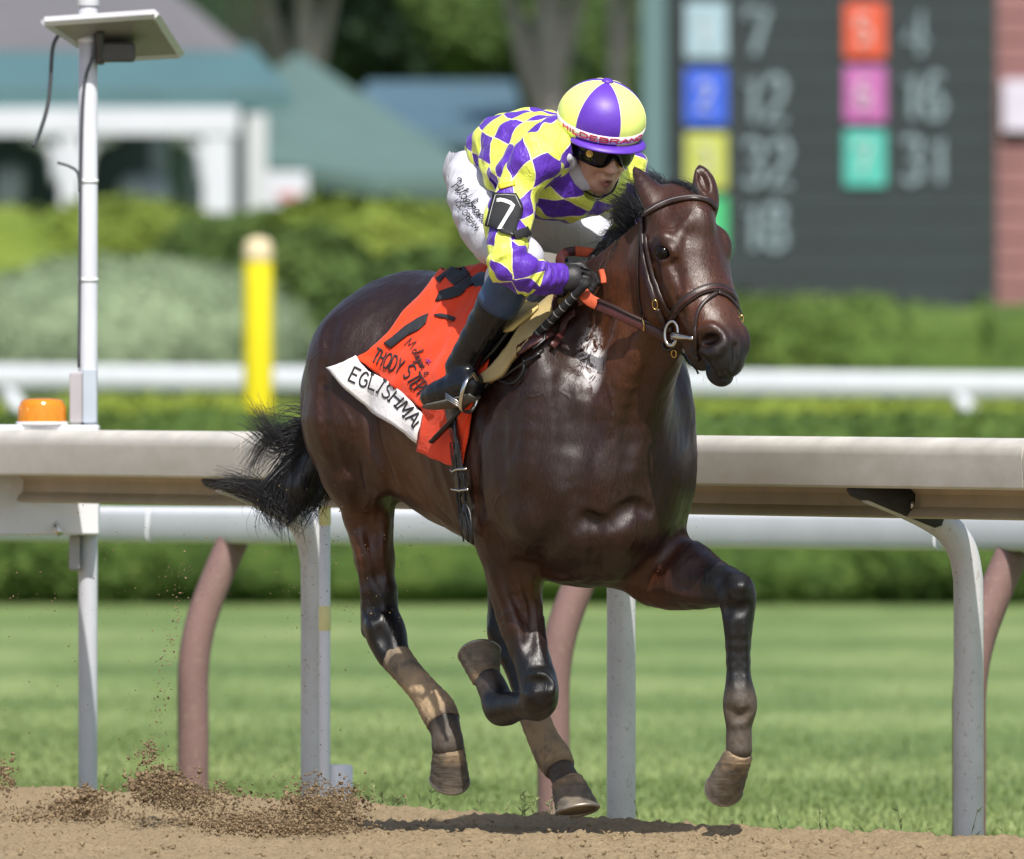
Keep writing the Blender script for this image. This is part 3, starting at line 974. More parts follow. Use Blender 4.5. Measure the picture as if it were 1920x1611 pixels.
# --- skin: one continuous figure; most of it is inside the clothes
S = SDF((-.50, -.78, .55), (.50, .48, 2.12), .006)
S.ell(JP(-.005, 0, -.045), (.098, .076, .105), JH, .02)
S.ell(JP(.045, 0, -.125), (.050, .056, .075), JH, .03)       # face
S.ell(JP(.060, 0, -.195), (.030, .034, .026), JH, .03)       # chin
S.ell(JP(.010, .046, -.145), (.050, .018, .050), JH, .03); S.ell(JP(.010, -.046, -.145), (.050, .018, .050), JH, .03)
S.cone(JP(.085, 0, -.085), JP(.116, 0, -.128), .011, .0125, .018)   # nose
for s_ in (1, -1):
    S.ell(JP(.106, .012 * s_, -.131), (.010, .008, .008), JH, .008)
    S.ell(JP(.062, .036 * s_, -.118), (.03, .022, .022), JH, .03)   # cheekbone
    S.ell(JP(-.022, .078 * s_, -.090), (.022, .010, .034), JH, .012)  # ear
S.chain([(JP(.082, .026, -.167), .005), (JP(.097, .009, -.161), .0058), (JP(.099, 0, -.163), .0052), (JP(.097, -.009, -.161), .0058), (JP(.082, -.026, -.167), .005)], .008)
S.chain([(JP(.081, .022, -.174), .005), (JP(.094, 0, -.179), .0075), (JP(.081, -.022, -.174), .005)], .008)
S.cone(JP(.102, .014, -.1695), JP(.102, -.014, -.1695), .0045, .0045, .004, 'sub')
for s_ in (1, -1): S.ell(JP(.088, .030 * s_, -.160), (.012, .004, .016), JH, .012, 'sub')
NECK = HP(1068, 300, .0)
S.chain([(JP(-.02, 0, -.12), .062), (NECK, .058), (HP(1010, 300, 0), .075), (HP(950, 308, 0), .06), (HP(918, 325, 0), .06)], .03)
S.chain([(HP(1010, 300, .05), .06), (HP(1000, 310, .19), .045), (HP(953, 430, .28), .035), (HP(962, 505, .365), .03), (HP(1045, 523, .215), .024)], .03)
S.chain([(HP(1100, 310, -.05), .06), (HP(1160, 330, -.17), .030), (HP(1188, 402, -.24), .028), (HP(1165, 455, -.16), .022)], .03)
S.chain([(HP(905, 340, .07), .055), (HP(912, 410, .15), .045), (HP(970, 485, .25), .035), (HP(930, 560, .30), .036), (HP(862, 700, .33), .028)], .03)
S.chain([(HP(930, 350, -.08), .07), (HP(1040, 420, -.19), .055), (HP(1118, 455, -.27), .04), (HP(1080, 560, -.31), .036), (HP(1010, 690, -.33), .028)], .03)
sv, sf_ = S.nets(); sv = smooth_v(sv, sf_, 2)
SB = bvh_of(sv, sf_)
skin = NM('tanned skin', .5, .4)
sc = skin.attr('tone')
skin.set('Base Color', skin.mix(skin.rng(skin.noise(60, 5), .35, .7, 0, .25), sc, skin.mix(.6, sc, (.12, .045, .03, 1))))
skin.set('Subsurface Weight', .12); skin.set('Subsurface Radius', (.012, .005, .003)); skin.set('Subsurface Scale', .6)
skin.bump(skin.noise(300, 3), .08, .002)
sme = mesh_np('body', sv, sf_)
tone = np.tile(V(.58, .345, .250), (len(sv), 1))
hl = (sv - JC) @ JH.T
lip = (1 - sstep(np.linalg.norm((hl - V(.094, 0, -.159)) * V(1, .55, 1.5), axis=1), .010, .017))[:, None]
tone = tone + (V(.34, .085, .085) - tone) * lip * .8
stub = ((1 - sstep(np.linalg.norm((hl - V(.085, 0, -.185)), axis=1), .025, .05)) * .35)[:, None]
tone = tone + (V(.13, .075, .06) - tone) * stub
inm = (1 - sstep(np.linalg.norm((hl - V(.100, 0, -.1533)) * V(1, .35, 2.4), axis=1), .004, .009))[:, None]
tone = tone + (V(.05, .012, .012) - tone) * inm
set_attr(sme, 'tone', tone)
obj('body', sme, skin.m, rider)

# --- wrinkles pressed into cloth meshes
def wrinkle(v, n, amp, seeds, fr=(30, 70), mask=None):
    d = np.zeros(len(v)); rs = np.random.default_rng(seeds)
    for _ in range(14):
        k = unit(rs.normal(size=3)) * rs.uniform(*fr); k2 = unit(rs.normal(size=3)) * rs.uniform(4, 10)
        d += np.sin(v @ k + 2.2 * np.sin(v @ k2 + rs.uniform(0, 6)) + rs.uniform(0, 6)) * np.clip(np.sin(v @ k2 * 1.3 + rs.uniform(0, 6)), 0, 1)
    d = d / 3.0
    if mask is not None: d = d * mask
    return v + n * (amp * d)[:, None]

# --- silks
T = SDF((-.46, -.74, 1.20), (.52, .36, 2.06), .005)
T.chain([(HP(936, 303, 0), .092, 1.12), (HP(962, 288, 0), .106, 1.30), (HP(1000, 283, 0), .112, 1.42), (HP(1050, 286, 0), .100, 1.42), (HP(1075, 290, 0), .075, 1.2)], .03, e=HR, sub=2)
T.ell(HP(1065, 345, .02), (.13, .17, .105), tiltR(0), .05)
T.ell(HP(1010, 335, .06), (.16, .15, .095), tiltR(0), .05)
T.chain([(HP(1035, 282, .10), .085), (HP(1008, 300, .195), .072), (HP(968, 365, .25), .060), (HP(950, 430, .31), .058), (HP(955, 490, .365), .055)], .05, sub=2)
T.chain([(HP(958, 494, .37), .055), (HP(985, 514, .33), .050), (HP(1015, 521, .275), .043), (HP(1040, 523, .225), .037)], .03, sub=2)
T.cone(HP(1030, 523, .243), HP(1046, 523, .213), .041, .040, .006)      # cuff
T.chain([(HP(1105, 290, -.08), .085), (HP(1160, 318, -.175), .072), (HP(1185, 385, -.235), .060), (HP(1190, 410, -.25), .055)], .05, sub=2)
T.chain([(HP(1190, 412, -.25), .055), (HP(1172, 445, -.19), .045), (HP(1150, 470, -.13), .037)], .03, sub=2)
T.cone(JP(-.035, 0, -.150), HP(1062, 300, 0), .070, .090, .02)           # collar
T.cone(JP(.02, 0, -.11), JP(.05, 0, -.19), .060, .052, .008, 'sub')
# drapes hollowed between arm and side, and hem
T.chain([(HP(935, 345, .17), .02), (HP(930, 390, .20), .02)], .04, 'sub')
tv, tf = T.nets(); tv = smooth_v(tv, tf, 2)
# pattern coordinates: along / around the back, and along / around each sleeve
def arc(v, A, e1):
    """broken axis A: distance from it, distance along it, angle round it (smooth over the joints)"""
    W = []; L0 = 0; al = []; C = []; Sn = []; D = []
    for i, (a, b) in enumerate(zip(A[:-1], A[1:])):
        a = np.asarray(a); b = np.asarray(b); d, t = seg_dist(v, a, b); L = np.linalg.norm(b - a)
        ax = unit(b - a); u = unit(e1 - ax * (e1 @ ax)); w = np.cross(ax, u)
        q = v - a; D.append(d); W.append(np.exp(-d / .014))
        al.append(L0 + np.clip(q @ ax, -.06, L + .06)); n = np.hypot(q @ w, q @ u) + 1e-6
        C.append((q @ u) / n); Sn.append((q @ w) / n); L0 += L
    W = np.array(W); W /= W.sum(0) + 1e-12
    return np.min(D, 0), (W * np.array(al)).sum(0), np.arctan2((W * np.array(Sn)).sum(0), (W * np.array(C)).sum(0))
dT, aT, nT = arc(tv, [HP(930, 300, 0), HP(1085, 300, 0)], HU)
dR, aR, nR = arc(tv, [HP(1003, 305, .20), HP(950, 430, .31), HP(957, 494, .365), HP(1000, 518, .305), HP(1046, 523, .21)], V(0, -1, .1))
dL, aL, nL = arc(tv, [HP(1160, 318, -.175), HP(1190, 410, -.25), HP(1150, 470, -.13)], V(0, -1, .1))
TA = unit(HF * .72 + HU * .70); TO = HP(1005, 310, 0); TE = unit(HU - TA * (HU @ TA)); TW = np.cross(TA, TE)
qv = tv - TO
pat = np.stack([np.arctan2(qv @ TW, qv @ TE) * .165 / .122 + .2, (qv @ TA) / .082 + .15, np.zeros(len(tv))], 1)
pat[:, 2] = np.minimum(.084 - dR, 9)
sleeve = np.where((dR < dL)[:, None], np.stack([nR * .055 / .080 + .42, aR / .128 + .30, dR * 0], 1), np.stack([nL * .055 / .080, aL / .128, dL * 0], 1))
pat[:, 2] = .083 - np.minimum(dR, dL)
neck = np.linalg.norm(tv - JP(-.035, 0, -.150), axis=1)
sleeve[:, 2] = np.maximum(np.where(dR < .065, aR - .455, -1), (.085 - neck))
tme0 = mesh_np('tmp', tv, tf); nrm = np.zeros(len(tv) * 3, np.float32); tme0.vertices.foreach_get('normal', nrm); nrm = nrm.reshape(-1, 3)
tv2 = wrinkle(wrinkle(tv, nrm, .0072, 3, (22, 55)), nrm, .0058, 8, (60, 110)); tv2 = wrinkle(tv2, nrm, .0022, 14, (110, 190))
# folds radiating at elbow, shoulder and waist
el = np.exp(-(np.linalg.norm(tv - HP(958, 495, .37), axis=1) / .09) ** 2)
wa = np.exp(-(np.linalg.norm(tv - HP(900, 330, .12), axis=1) / .12) ** 2)
fs_ = np.exp(-((aR - .42) / .09) ** 2) * (dR < .07)
tv2 = tv2 + nrm * (.0048 * el * np.sin(aR * 190 + 1.5 * np.sin(nR * 2)) + .0050 * wa * np.sin((tv @ (HF * .6 + HU * .5)) * 120) + .0022 * fs_ * np.sin(aR * 260 + 2 * np.sin(nR * 2)))[:, None]
bpy.data.meshes.remove(tme0)
tme = mesh_np('silks', tv2, tf)
set_attr(tme, 'pat', pat, 'FLOAT_VECTOR'); set_attr(tme, 'sleeve', sleeve, 'FLOAT_VECTOR')
st = NM('satin racing silks', .42, .45)
sp = st.n('ShaderNodeSeparateXYZ'); st.l(st.attr('pat', 'Vector'), sp.inputs[0])
s2 = st.n('ShaderNodeSeparateXYZ'); st.l(st.attr('sleeve', 'Vector'), s2.inputs[0])
on = st.math('GREATER_THAN', sp.outputs[2], 0.0)
def pick(a, b): return st.math('ADD', st.math('MULTIPLY', a, st.math('SUBTRACT', 1.0, on)), st.math('MULTIPLY', b, on))
pu, pv = pick(sp.outputs[0], s2.outputs[0]), pick(sp.outputs[1], s2.outputs[1])
wob = st.math('MULTIPLY', st.math('SUBTRACT', st.noise(9, 2), .5), .10)
ua = st.math('ADD', st.math('ADD', pu, pv), wob); ub = st.math('ADD', st.math('SUBTRACT', pu, pv), wob)
par = st.math('FLOORED_MODULO', st.math('ADD', st.math('FLOOR', ua), st.math('FLOOR', ub)), 2.0)
def edge(x):
    f = st.math('FRACT', x); return st.math('MINIMUM', f, st.math('SUBTRACT', 1.0, f))
em_ = st.math('LESS_THAN', st.math('MINIMUM', edge(ua), edge(ub)), .020)
purple = (.100, .030, .40, 1); yellow = (.74, .82, .115, 1); cream = (.84, .82, .46, 1)
col = st.mix(par, yellow, purple)
col = st.mix(em_, col, cream)
col = st.mix(st.math('GREATER_THAN', s2.outputs[2], 0.0), col, purple)
st.set('Base Color', col)
st.set('Sheen Weight', .12); st.set('Sheen Roughness', .3)
w1 = st.noise(38, 4, .6, co=st.coord((1, 1, .35)), dist=1.2)
b_ = st.bump(w1, .6, .014); st.bump(st.noise(75, 4, .6, co=st.coord((.4, 1, 1)), dist=1.5), .25, .006, b_)
M_SILK = st.m
silks = obj('silks', tme, M_SILK, rider)
TB = bvh_of(tv2, tf)

# --- breeches
W = SDF((-.52, -.80, 1.10), (.56, .62, 1.92), .006)
W.ell(HP(912, 322, 0), (.105, .120, .118), tiltR(-25), .04)
W.ell(HP(895, 326, .07), (.085, .065, .10), tiltR(-25), .04)
W.chain([(HP(894, 340, .09), .086), (HP(903, 400, .16), .078), (HP(930, 450, .225), .072), (HP(976, 480, .255), .058)], .04, sub=2)
W.chain([(HP(976, 480, .255), .058), (HP(948, 520, .285), .052), (HP(935, 548, .295), .046)], .02)
W.chain([(HP(930, 345, -.09), .095), (HP(1000, 400, -.16), .088), (HP(1065, 430, -.225), .078), (HP(1118, 455, -.28), .064)], .05, sub=2)
W.chain([(HP(1118, 455, -.28), .064), (HP(1095, 510, -.30), .052)], .02)
wv_, wf = W.nets(); wv_ = smooth_v(wv_, wf, 2)
tmp = mesh_np('tmp', wv_, wf); nn_ = np.zeros(len(wv_) * 3, np.float32); tmp.vertices.foreach_get('normal', nn_); bpy.data.meshes.remove(tmp)
nn_ = nn_.reshape(-1, 3)
hipm = np.exp(-(np.linalg.norm(wv_ - HP(880, 400, .2), axis=1) / .16) ** 2)
wv_ = wrinkle(wrinkle(wv_, nn_, .0065, 11, (25, 60)), nn_, .0025, 19, (60, 120)) + nn_ * (.0030 * hipm * np.sin((wv_ @ V(.5, .2, .9)) * 130 + 1.5 * np.sin(wv_ @ V(9, 4, 3))))[:, None]
br = NM('white nylon breeches', .55, .4)
br.set('Base Color', br.ramp(br.noise(7, 5), [(.3, (.48, .48, .54)), (.7, (.57, .57, .62))]))
br.bump(br.noise(30, 5, .6, co=br.coord((1, 1, .5)), dist=1.0), .5, .012)
M_WHITE = br.m
obj('breeches', mesh_np('breeches', wv_, wf), M_WHITE, rider)
WB = bvh_of(wv_, wf)

# --- boots
lea = NM('polished black leather', .16, .45, (.006, .0065, .009, 1))
lea.set('Roughness', lea.rng(lea.noise(20, 5), .3, .7, .14, .36)); lea.bump(lea.noise(45, 4, .6, dist=1), .18, .006); M_BOOT = lea.m
M_CUFF = simple('navy boot cuff', (.028, .060, .140, 1), .45, .25, 30, .08)
M_KNEE = simple('black stretch cloth', (.010, .011, .013, 1), .75, .2, 40)
def boot(knee, ank, heel, toe, back):
    b = SDF(np.minimum(np.minimum(knee, ank), toe) - .13, np.maximum(np.maximum(knee, ank), toe) + .13, .0045)
    k2 = knee + (ank - knee) * .10
    b.chain([(k2, .058), (knee + (ank - knee) * .40, .054), (knee + (ank - knee) * .72, .044), (ank, .037)], .02, sub=2)
    b.chain([(ank, .037), (heel, .036)], .02)
    b.chain([(heel, .034), (heel * .45 + toe * .55, .040), (toe, .031)], .03, sub=2)
    f = unit(toe - heel); dn = unit(heel - ank); dn = unit(dn - f * (dn @ f))
    for i in range(3):
        c = ank + (knee - ank) * (.0 + .035 * i)
        b.chain([(c + f * .038 + unit(np.cross(f, dn)) * .018, .006), (c + f * .046, .007), (c + f * .038 - unit(np.cross(f, dn)) * .018, .006)], .010, 'u' if i % 2 else 'sub')
    v, q = b.nets(); v = smooth_v(v, q, 2)
    o = obj('boot', mesh_np('boot', v, q), M_BOOT, rider)
    mb = MB(); pts = [knee + (ank - knee) * t for t in np.linspace(.05, .37, 8)]
    mb.tube(pts, [.064, .0645, .0635, .063, .0625, .062, .0615, .061], 28)
    mb.build('cuff', M_CUFF, o)
    mb = MB(); mb.tube([pts[0], pts[0] + (pts[1] - pts[0]) * .1], .0645, 28); mb.tube([pts[-1], pts[-1] + (pts[-1] - pts[-2]) * .1], .0605, 28)
    mb.build('piping', M_KNEE, o)
    so_ = MB()
    A = [heel + dn * .036 - f * .02, heel * .6 + toe * .4 + dn * .038, toe + dn * .026 + f * .02]
    so_.tube(spline(A, 9), [.026, .030, .031, .033, .035, .035, .033, .030, .018], 14, flat=.28, up=dn)
    so_.build('sole', simple('grey boot sole', (.10, .095, .085, 1), .7, .3, 30), o)
    return v, q
KN = HP(972, 505, .29)
rb = boot(KN, HP(862, 688, .335), HP(880, 722, .335), HP(808, 745, .37), 1)
lb = boot(HP(1100, 490, -.30), HP(1020, 680, -.35), HP(1045, 720, -.35), HP(1060, 735, -.40), -1)
RB = bvh_of(*rb)
kp = SDF(KN - .16, KN + .16, .006)
kp.chain([(HP(972, 512, .262), .052), (HP(956, 530, .275), .058), (HP(943, 552, .285), .057)], .02)
v_, q_ = kp.nets(); obj('knee_pad', mesh_np('knee_pad', smooth_v(v_, q_, 2), q_), M_KNEE, rider)

# --- gloves: palm, four bent fingers and a thumb on each hand
M_GLOVE = simple('black leather glove', (.014, .014, .016, 1), .42, .25, 60, .2)
def glove(wrist, kn, across, curl, side):
    """kn: centre of the knuckles; across: from first to little finger; curl: where the fingers close"""
    ac = unit(across); g = SDF(np.minimum(wrist, kn) - .13, np.maximum(wrist, kn) + .13, .0035)
    fw = unit(kn - wrist); up = unit(np.cross(ac, fw))
    if up @ curl > 0: up = -up
    g.chain([(wrist, .034), (wrist + fw * .035, .035)], .01)
    g.ell((wrist * .42 + kn * .58), (.050, .043, .022), np.stack([fw, ac, up]), .02)
    cl = unit(curl)
    for i, (L, r) in enumerate(((.92, .0108), (1.0, .0112), (.95, .0108), (.78, .0095))):
        b = kn + ac * (-.031 + .0205 * i) - fw * .008 * abs(i - 1)
        p1 = b + (fw * .42 + cl * .80) * .038 * L
        p2 = p1 + (fw * -.80 + cl * .55) * .028 * L
        p3 = p2 + (-fw * .85 - cl * .45) * .022 * L
        g.chain([(b - fw * .02, r * 1.15), (b, r * 1.22), (p1, r * 1.06), (p2, r), (p3, r * .9)], .006)
    tb = wrist + fw * .035 - ac * .034
    t1 = tb + fw * .030 - ac * .012 + cl * .016; t2 = t1 + fw * .026 + ac * .012 + cl * .020; t3 = t2 + fw * .010 + ac * .020 + cl * .006
    g.chain([(tb - fw * .01, .015), (t1, .0145), (t2, .012), (t3, .010)], .010)
    for i in range(3):
        b = kn + ac * (-.031 + .0205 * (i + .5)); bk = -cl * .020
        g.chain([(b - fw * .040 + bk * 1.15, .002), (b - fw * .005 + bk * .9, .0045), (b + fw * .022 + bk * .1, .0045), (b + fw * .026 + cl * .022, .004)], .006, 'sub')
    g.cone(wrist + fw * .012 - ac * .03 - cl * .03, wrist + fw * .012 + ac * .03 - cl * .03, .004, .004, .006, 'sub')
    v, q = g.nets(); v = smooth_v(v, q, 1)
    o = obj('glove', mesh_np('glove', v, q), M_GLOVE, rider)
    mb = MB(); mb.tube([wrist - fw * .012, wrist + fw * .022], .0395, 20)
    mb.build('wrist_strap', M_KNEE, o)
    return o, v, q
RW = HP(1048, 524, .208); RK = HP(1098, 516, .145)
gR, gv, gq = glove(RW, RK, unit(HP(1112, 550, .15) - HP(1092, 496, .14)), V(.35, .35, -.85), 1)
gL, _, _ = glove(HP(1150, 470, -.13), HP(1122, 490, -.05), V(-.2, .3, -.8), V(-.6, -.3, -.6), -1)
GB = bvh_of(gv, gq)

# --- skull cap with six gores, band, peak
capm = MB(); NP, NL = 96, 26
CA, CB, CH = .131, .122, .109
PSI = -math.radians(3.6)
cam_dir = V(0, -1, 0); r0 = unit(cam_dir - JU * (cam_dir @ JU)); r1 = np.cross(JU, r0)
def cap_pt(th, ph, k=1.0):
    d = r0 * math.cos(th) + r1 * math.sin(th)
    c = math.cos(ph); s = math.sin(ph)
    q = d * c
    rad = 1 / math.sqrt((q @ JF / CA) ** 2 + (q @ JR / CB) ** 2 + (s / CH) ** 2)
    return JC + (q + JU * s) * rad * k
M_CAPY = simple('yellow cap silk', (.78, .88, .24, 1), .45, .06, 30, .06)
M_CAPP = simple('purple cap silk', (.105, .032, .42, 1), .45, .1, 30, .06)
PH0 = -math.radians(24)
phs = np.linspace(PH0, math.pi / 2 - .03, NL)
grid = [[cap_pt(2 * math.pi * k / NP + math.radians(-33.6), p) for k in range(NP)] for p in phs]
vv_ = [p for r in grid for p in r]; ff_ = []
for i in range(NL - 1):
    for k in range(NP):
        ff_.append((i * NP + k, i * NP + (k + 1) % NP, (i + 1) * NP + (k + 1) % NP, (i + 1) * NP + k))
ff_.append(tuple((NL - 1) * NP + k for k in range(NP)))
cap = obj('cap_cover', mesh('cap_cover', vv_, ff_), [M_CAPY, M_CAPP], rider)
for j, p in enumerate(cap.data.polygons):
    p.material_index = 1 if (j % NP) // 16 % 2 == 0 else 0
mb = MB()
for g_ in range(6):
    th = math.radians(-33.6 + 60 * g_)
    mb.tube([cap_pt(th, p, 1.001) for p in np.linspace(PH0, 1.5, 20)], .0016, 6)
mb.build('seam', simple('cream piping', (.80, .82, .40, 1), .6), cap)
mb = MB(); mb.lathe(cap_pt(0, math.pi / 2) - JU * .003, JU, [(.016, 0), (.017, .004), (.013, .009), (.004, .011)], 20)
mb.build('button', M_CAPP, cap)
# shell under the cover, its black rim, and the peak
mb = MB(); mb.tube([cap_pt(t, PH0 - .02, .985) for t in np.linspace(0, 2 * math.pi, 60)], .0085, 8)
mb.build('helmet_rim', M_KNEE, rider)
pk = []; NA = 25
for i in range(NA):
    a = math.radians(-68 + 136 * i / (NA - 1))
    d = JF * math.cos(a) + JR * -math.sin(a)
    base = JC + JF * math.cos(a) * CA * .925 - JR * math.sin(a) * CB * .925 - JU * .038
    ext = .036 * max(0, math.cos(a * 1.25)) ** .6
    for k, (e, dz) in enumerate(((0, 0), (.5, -.003), (1, -.010), (1, -.014), (.5, -.009), (0, -.007))):
        pk.append(base + d * ext * e + JU * dz)
pf = []
for i in range(NA - 1):
    for k in range(6): pf.append((i * 6 + k, i * 6 + (k + 1) % 6, (i + 1) * 6 + (k + 1) % 6, (i + 1) * 6 + k))
obj('cap_peak', mesh('cap_peak', pk, pf), M_CAPP, rider)
# band with its lettering
M_BAND = simple('white elastic band', (.78, .76, .80, 1), .7, .04, 60)
def band_ph(th): return -math.radians(6) - math.radians(4) * math.cos(th - .25)
bn, bp = [], []
ths = np.linspace(0, 2 * math.pi, 97)
mb = MB()
P_ = []
for t in ths:
    c = band_ph(t)
    for dph in (-.088, .088): P_.append(cap_pt(t, c + dph, 1.012))
mb.add(P_, [(2 * i, 2 * i + 2, 2 * i + 3, 2 * i + 1) for i in range(96)])
band = mb.build('cap_band', M_BAND, rider)
md = band.modifiers.new('t', 'SOLIDIFY'); md.thickness = .0025; md.offset = -1

# --- goggles
gg = NM('dark goggle lens', .07, .32, (.004, .004, .005, 1)); M_LENS = gg.m
M_GOLD = simple('gold rim', (.62, .40, .12, 1), .3, .2, 40, metal=.9)
def gog(a, u, k=1.0):
    """a: angle from straight ahead (towards his right), u: height"""
    rf, rs = .118 * k, .098 * k
    return JP(-.005 + rf * math.cos(a) , rs * math.sin(a), -.088 + u)
def gtop(a): return .041 - .010 * abs(a) ** 1.5
def gbot(a): return -.036 + .030 * math.exp(-(a / .20) ** 2) + .014 * abs(a) ** 2.2
NA = 49; lv, lf = [], []
for i in range(NA):
    a = math.radians(-74 + 148 * i / (NA - 1))
    for k in range(7):
        w = k / 6; u = gbot(a) * (1 - w) + gtop(a) * w
        lv.append(gog(a, u, 1.0 + .05 * math.sin(math.pi * w)))
for i in range(NA - 1):
    for k in range(6): lf.append((i * 7 + k, (i + 1) * 7 + k, (i + 1) * 7 + k + 1, i * 7 + k + 1))
gl = obj('goggles', mesh('goggles', lv, lf), M_LENS, rider)
md = gl.modifiers.new('t', 'SOLIDIFY'); md.thickness = .004; md.offset = -1
aa = [math.radians(-74 + 148 * i / 40) for i in range(41)]
mb = MB(); mb.tube([gog(a, gbot(a) - .001, .985) for a in aa], .0026, 6); mb.build('rim', M_GOLD, gl)
mb = MB(); mb.tube([gog(a, gtop(a), .985) for a in aa], .0045, 6); mb.build('rim', M_KNEE, gl)
mb = MB(); c = gog(math.radians(40), .004, 1.06); nx = unit(JF * math.cos(math.radians(40)) / .118 + JR * math.sin(math.radians(40)) / .098)
mb.lathe(c, nx, [(.0105, 0), (.0115, .002), (.0095, .004), (.0085, .003)], 20); mb.build('badge', M_GOLD, gl)
mb = MB(); mb.strap([JP(.02, .083, -.085), JP(-.03, .088, -.078), JP(-.08, .075, -.07), JP(-.10, .02, -.065)], [JR, JR, unit(JR - JF), -JF], .022, .003)
mb.build('strap', M_KNEE, gl)
# chin strap and its grey cup, ear guard
mb = MB()
cs = [JP(-.012, .086, -.045), JP(-.010, .083, -.105), JP(.010, .074, -.155), JP(.035, .058, -.200), JP(.060, .020, -.226), JP(.062, -.02, -.226), JP(.035, -.058, -.200), JP(-.01, -.083, -.105)]
mb.strap(spline(cs, 24), [unit(p - JP(0, 0, -.1)) for p in spline(cs, 24)], .013, .003); mb.build('chin_strap', M_KNEE, rider)
cg = SDF(JC - .33, JC + .25, .005)
def front(px, py, lift):
    a_, b_ = hit(SB, px, py, lift), hit(TB, px, py, lift)
    c_ = [q for q in (a_, b_) if q]
    return min(c_, key=lambda q: q[0][1])[0] if c_ else at(px, py, JC[1])
cg.chain([(front(1066, 296, -.004), .014), (front(1074, 316, -.004), .019), (front(1086, 336, -.004), .019), (front(1102, 350, -.004), .013)], .015, e=V(0, 1, 0), q=.6, sub=2)
v_, q_ = cg.nets(); obj('chin_guard', mesh_np('chin_guard', smooth_v(v_, q_), q_), simple('grey padded strap', (.42, .42, .46, 1), .7, .1, 30), rider)
mb = MB(); mb.tube([JP(-.02, .088, -.050), JP(-.016, .089, -.075)], .007, 8); mb.box(JP(-.014, .090, -.072), (.012, .006, .022), JH, .002); mb.build('buckle', simple('pale steel', (.6, .58, .52, 1), .3, metal=.8), rider)
# hair at the nape and temple
hp = SDF(JC - .2, JC + .2, .006)
hp.ell(JP(-.062, 0, -.075), (.055, .072, .05), JH, .02)
hp.cone(JP(-.03, .080, -.055), JP(-.035, .076, -.095), .008, .005, .01)
v_, q_ = hp.nets(); obj('hair', mesh_np('hair', smooth_v(v_, q_), q_), simple('black hair', (.012, .010, .010, 1), .6, .3, 80), rider)
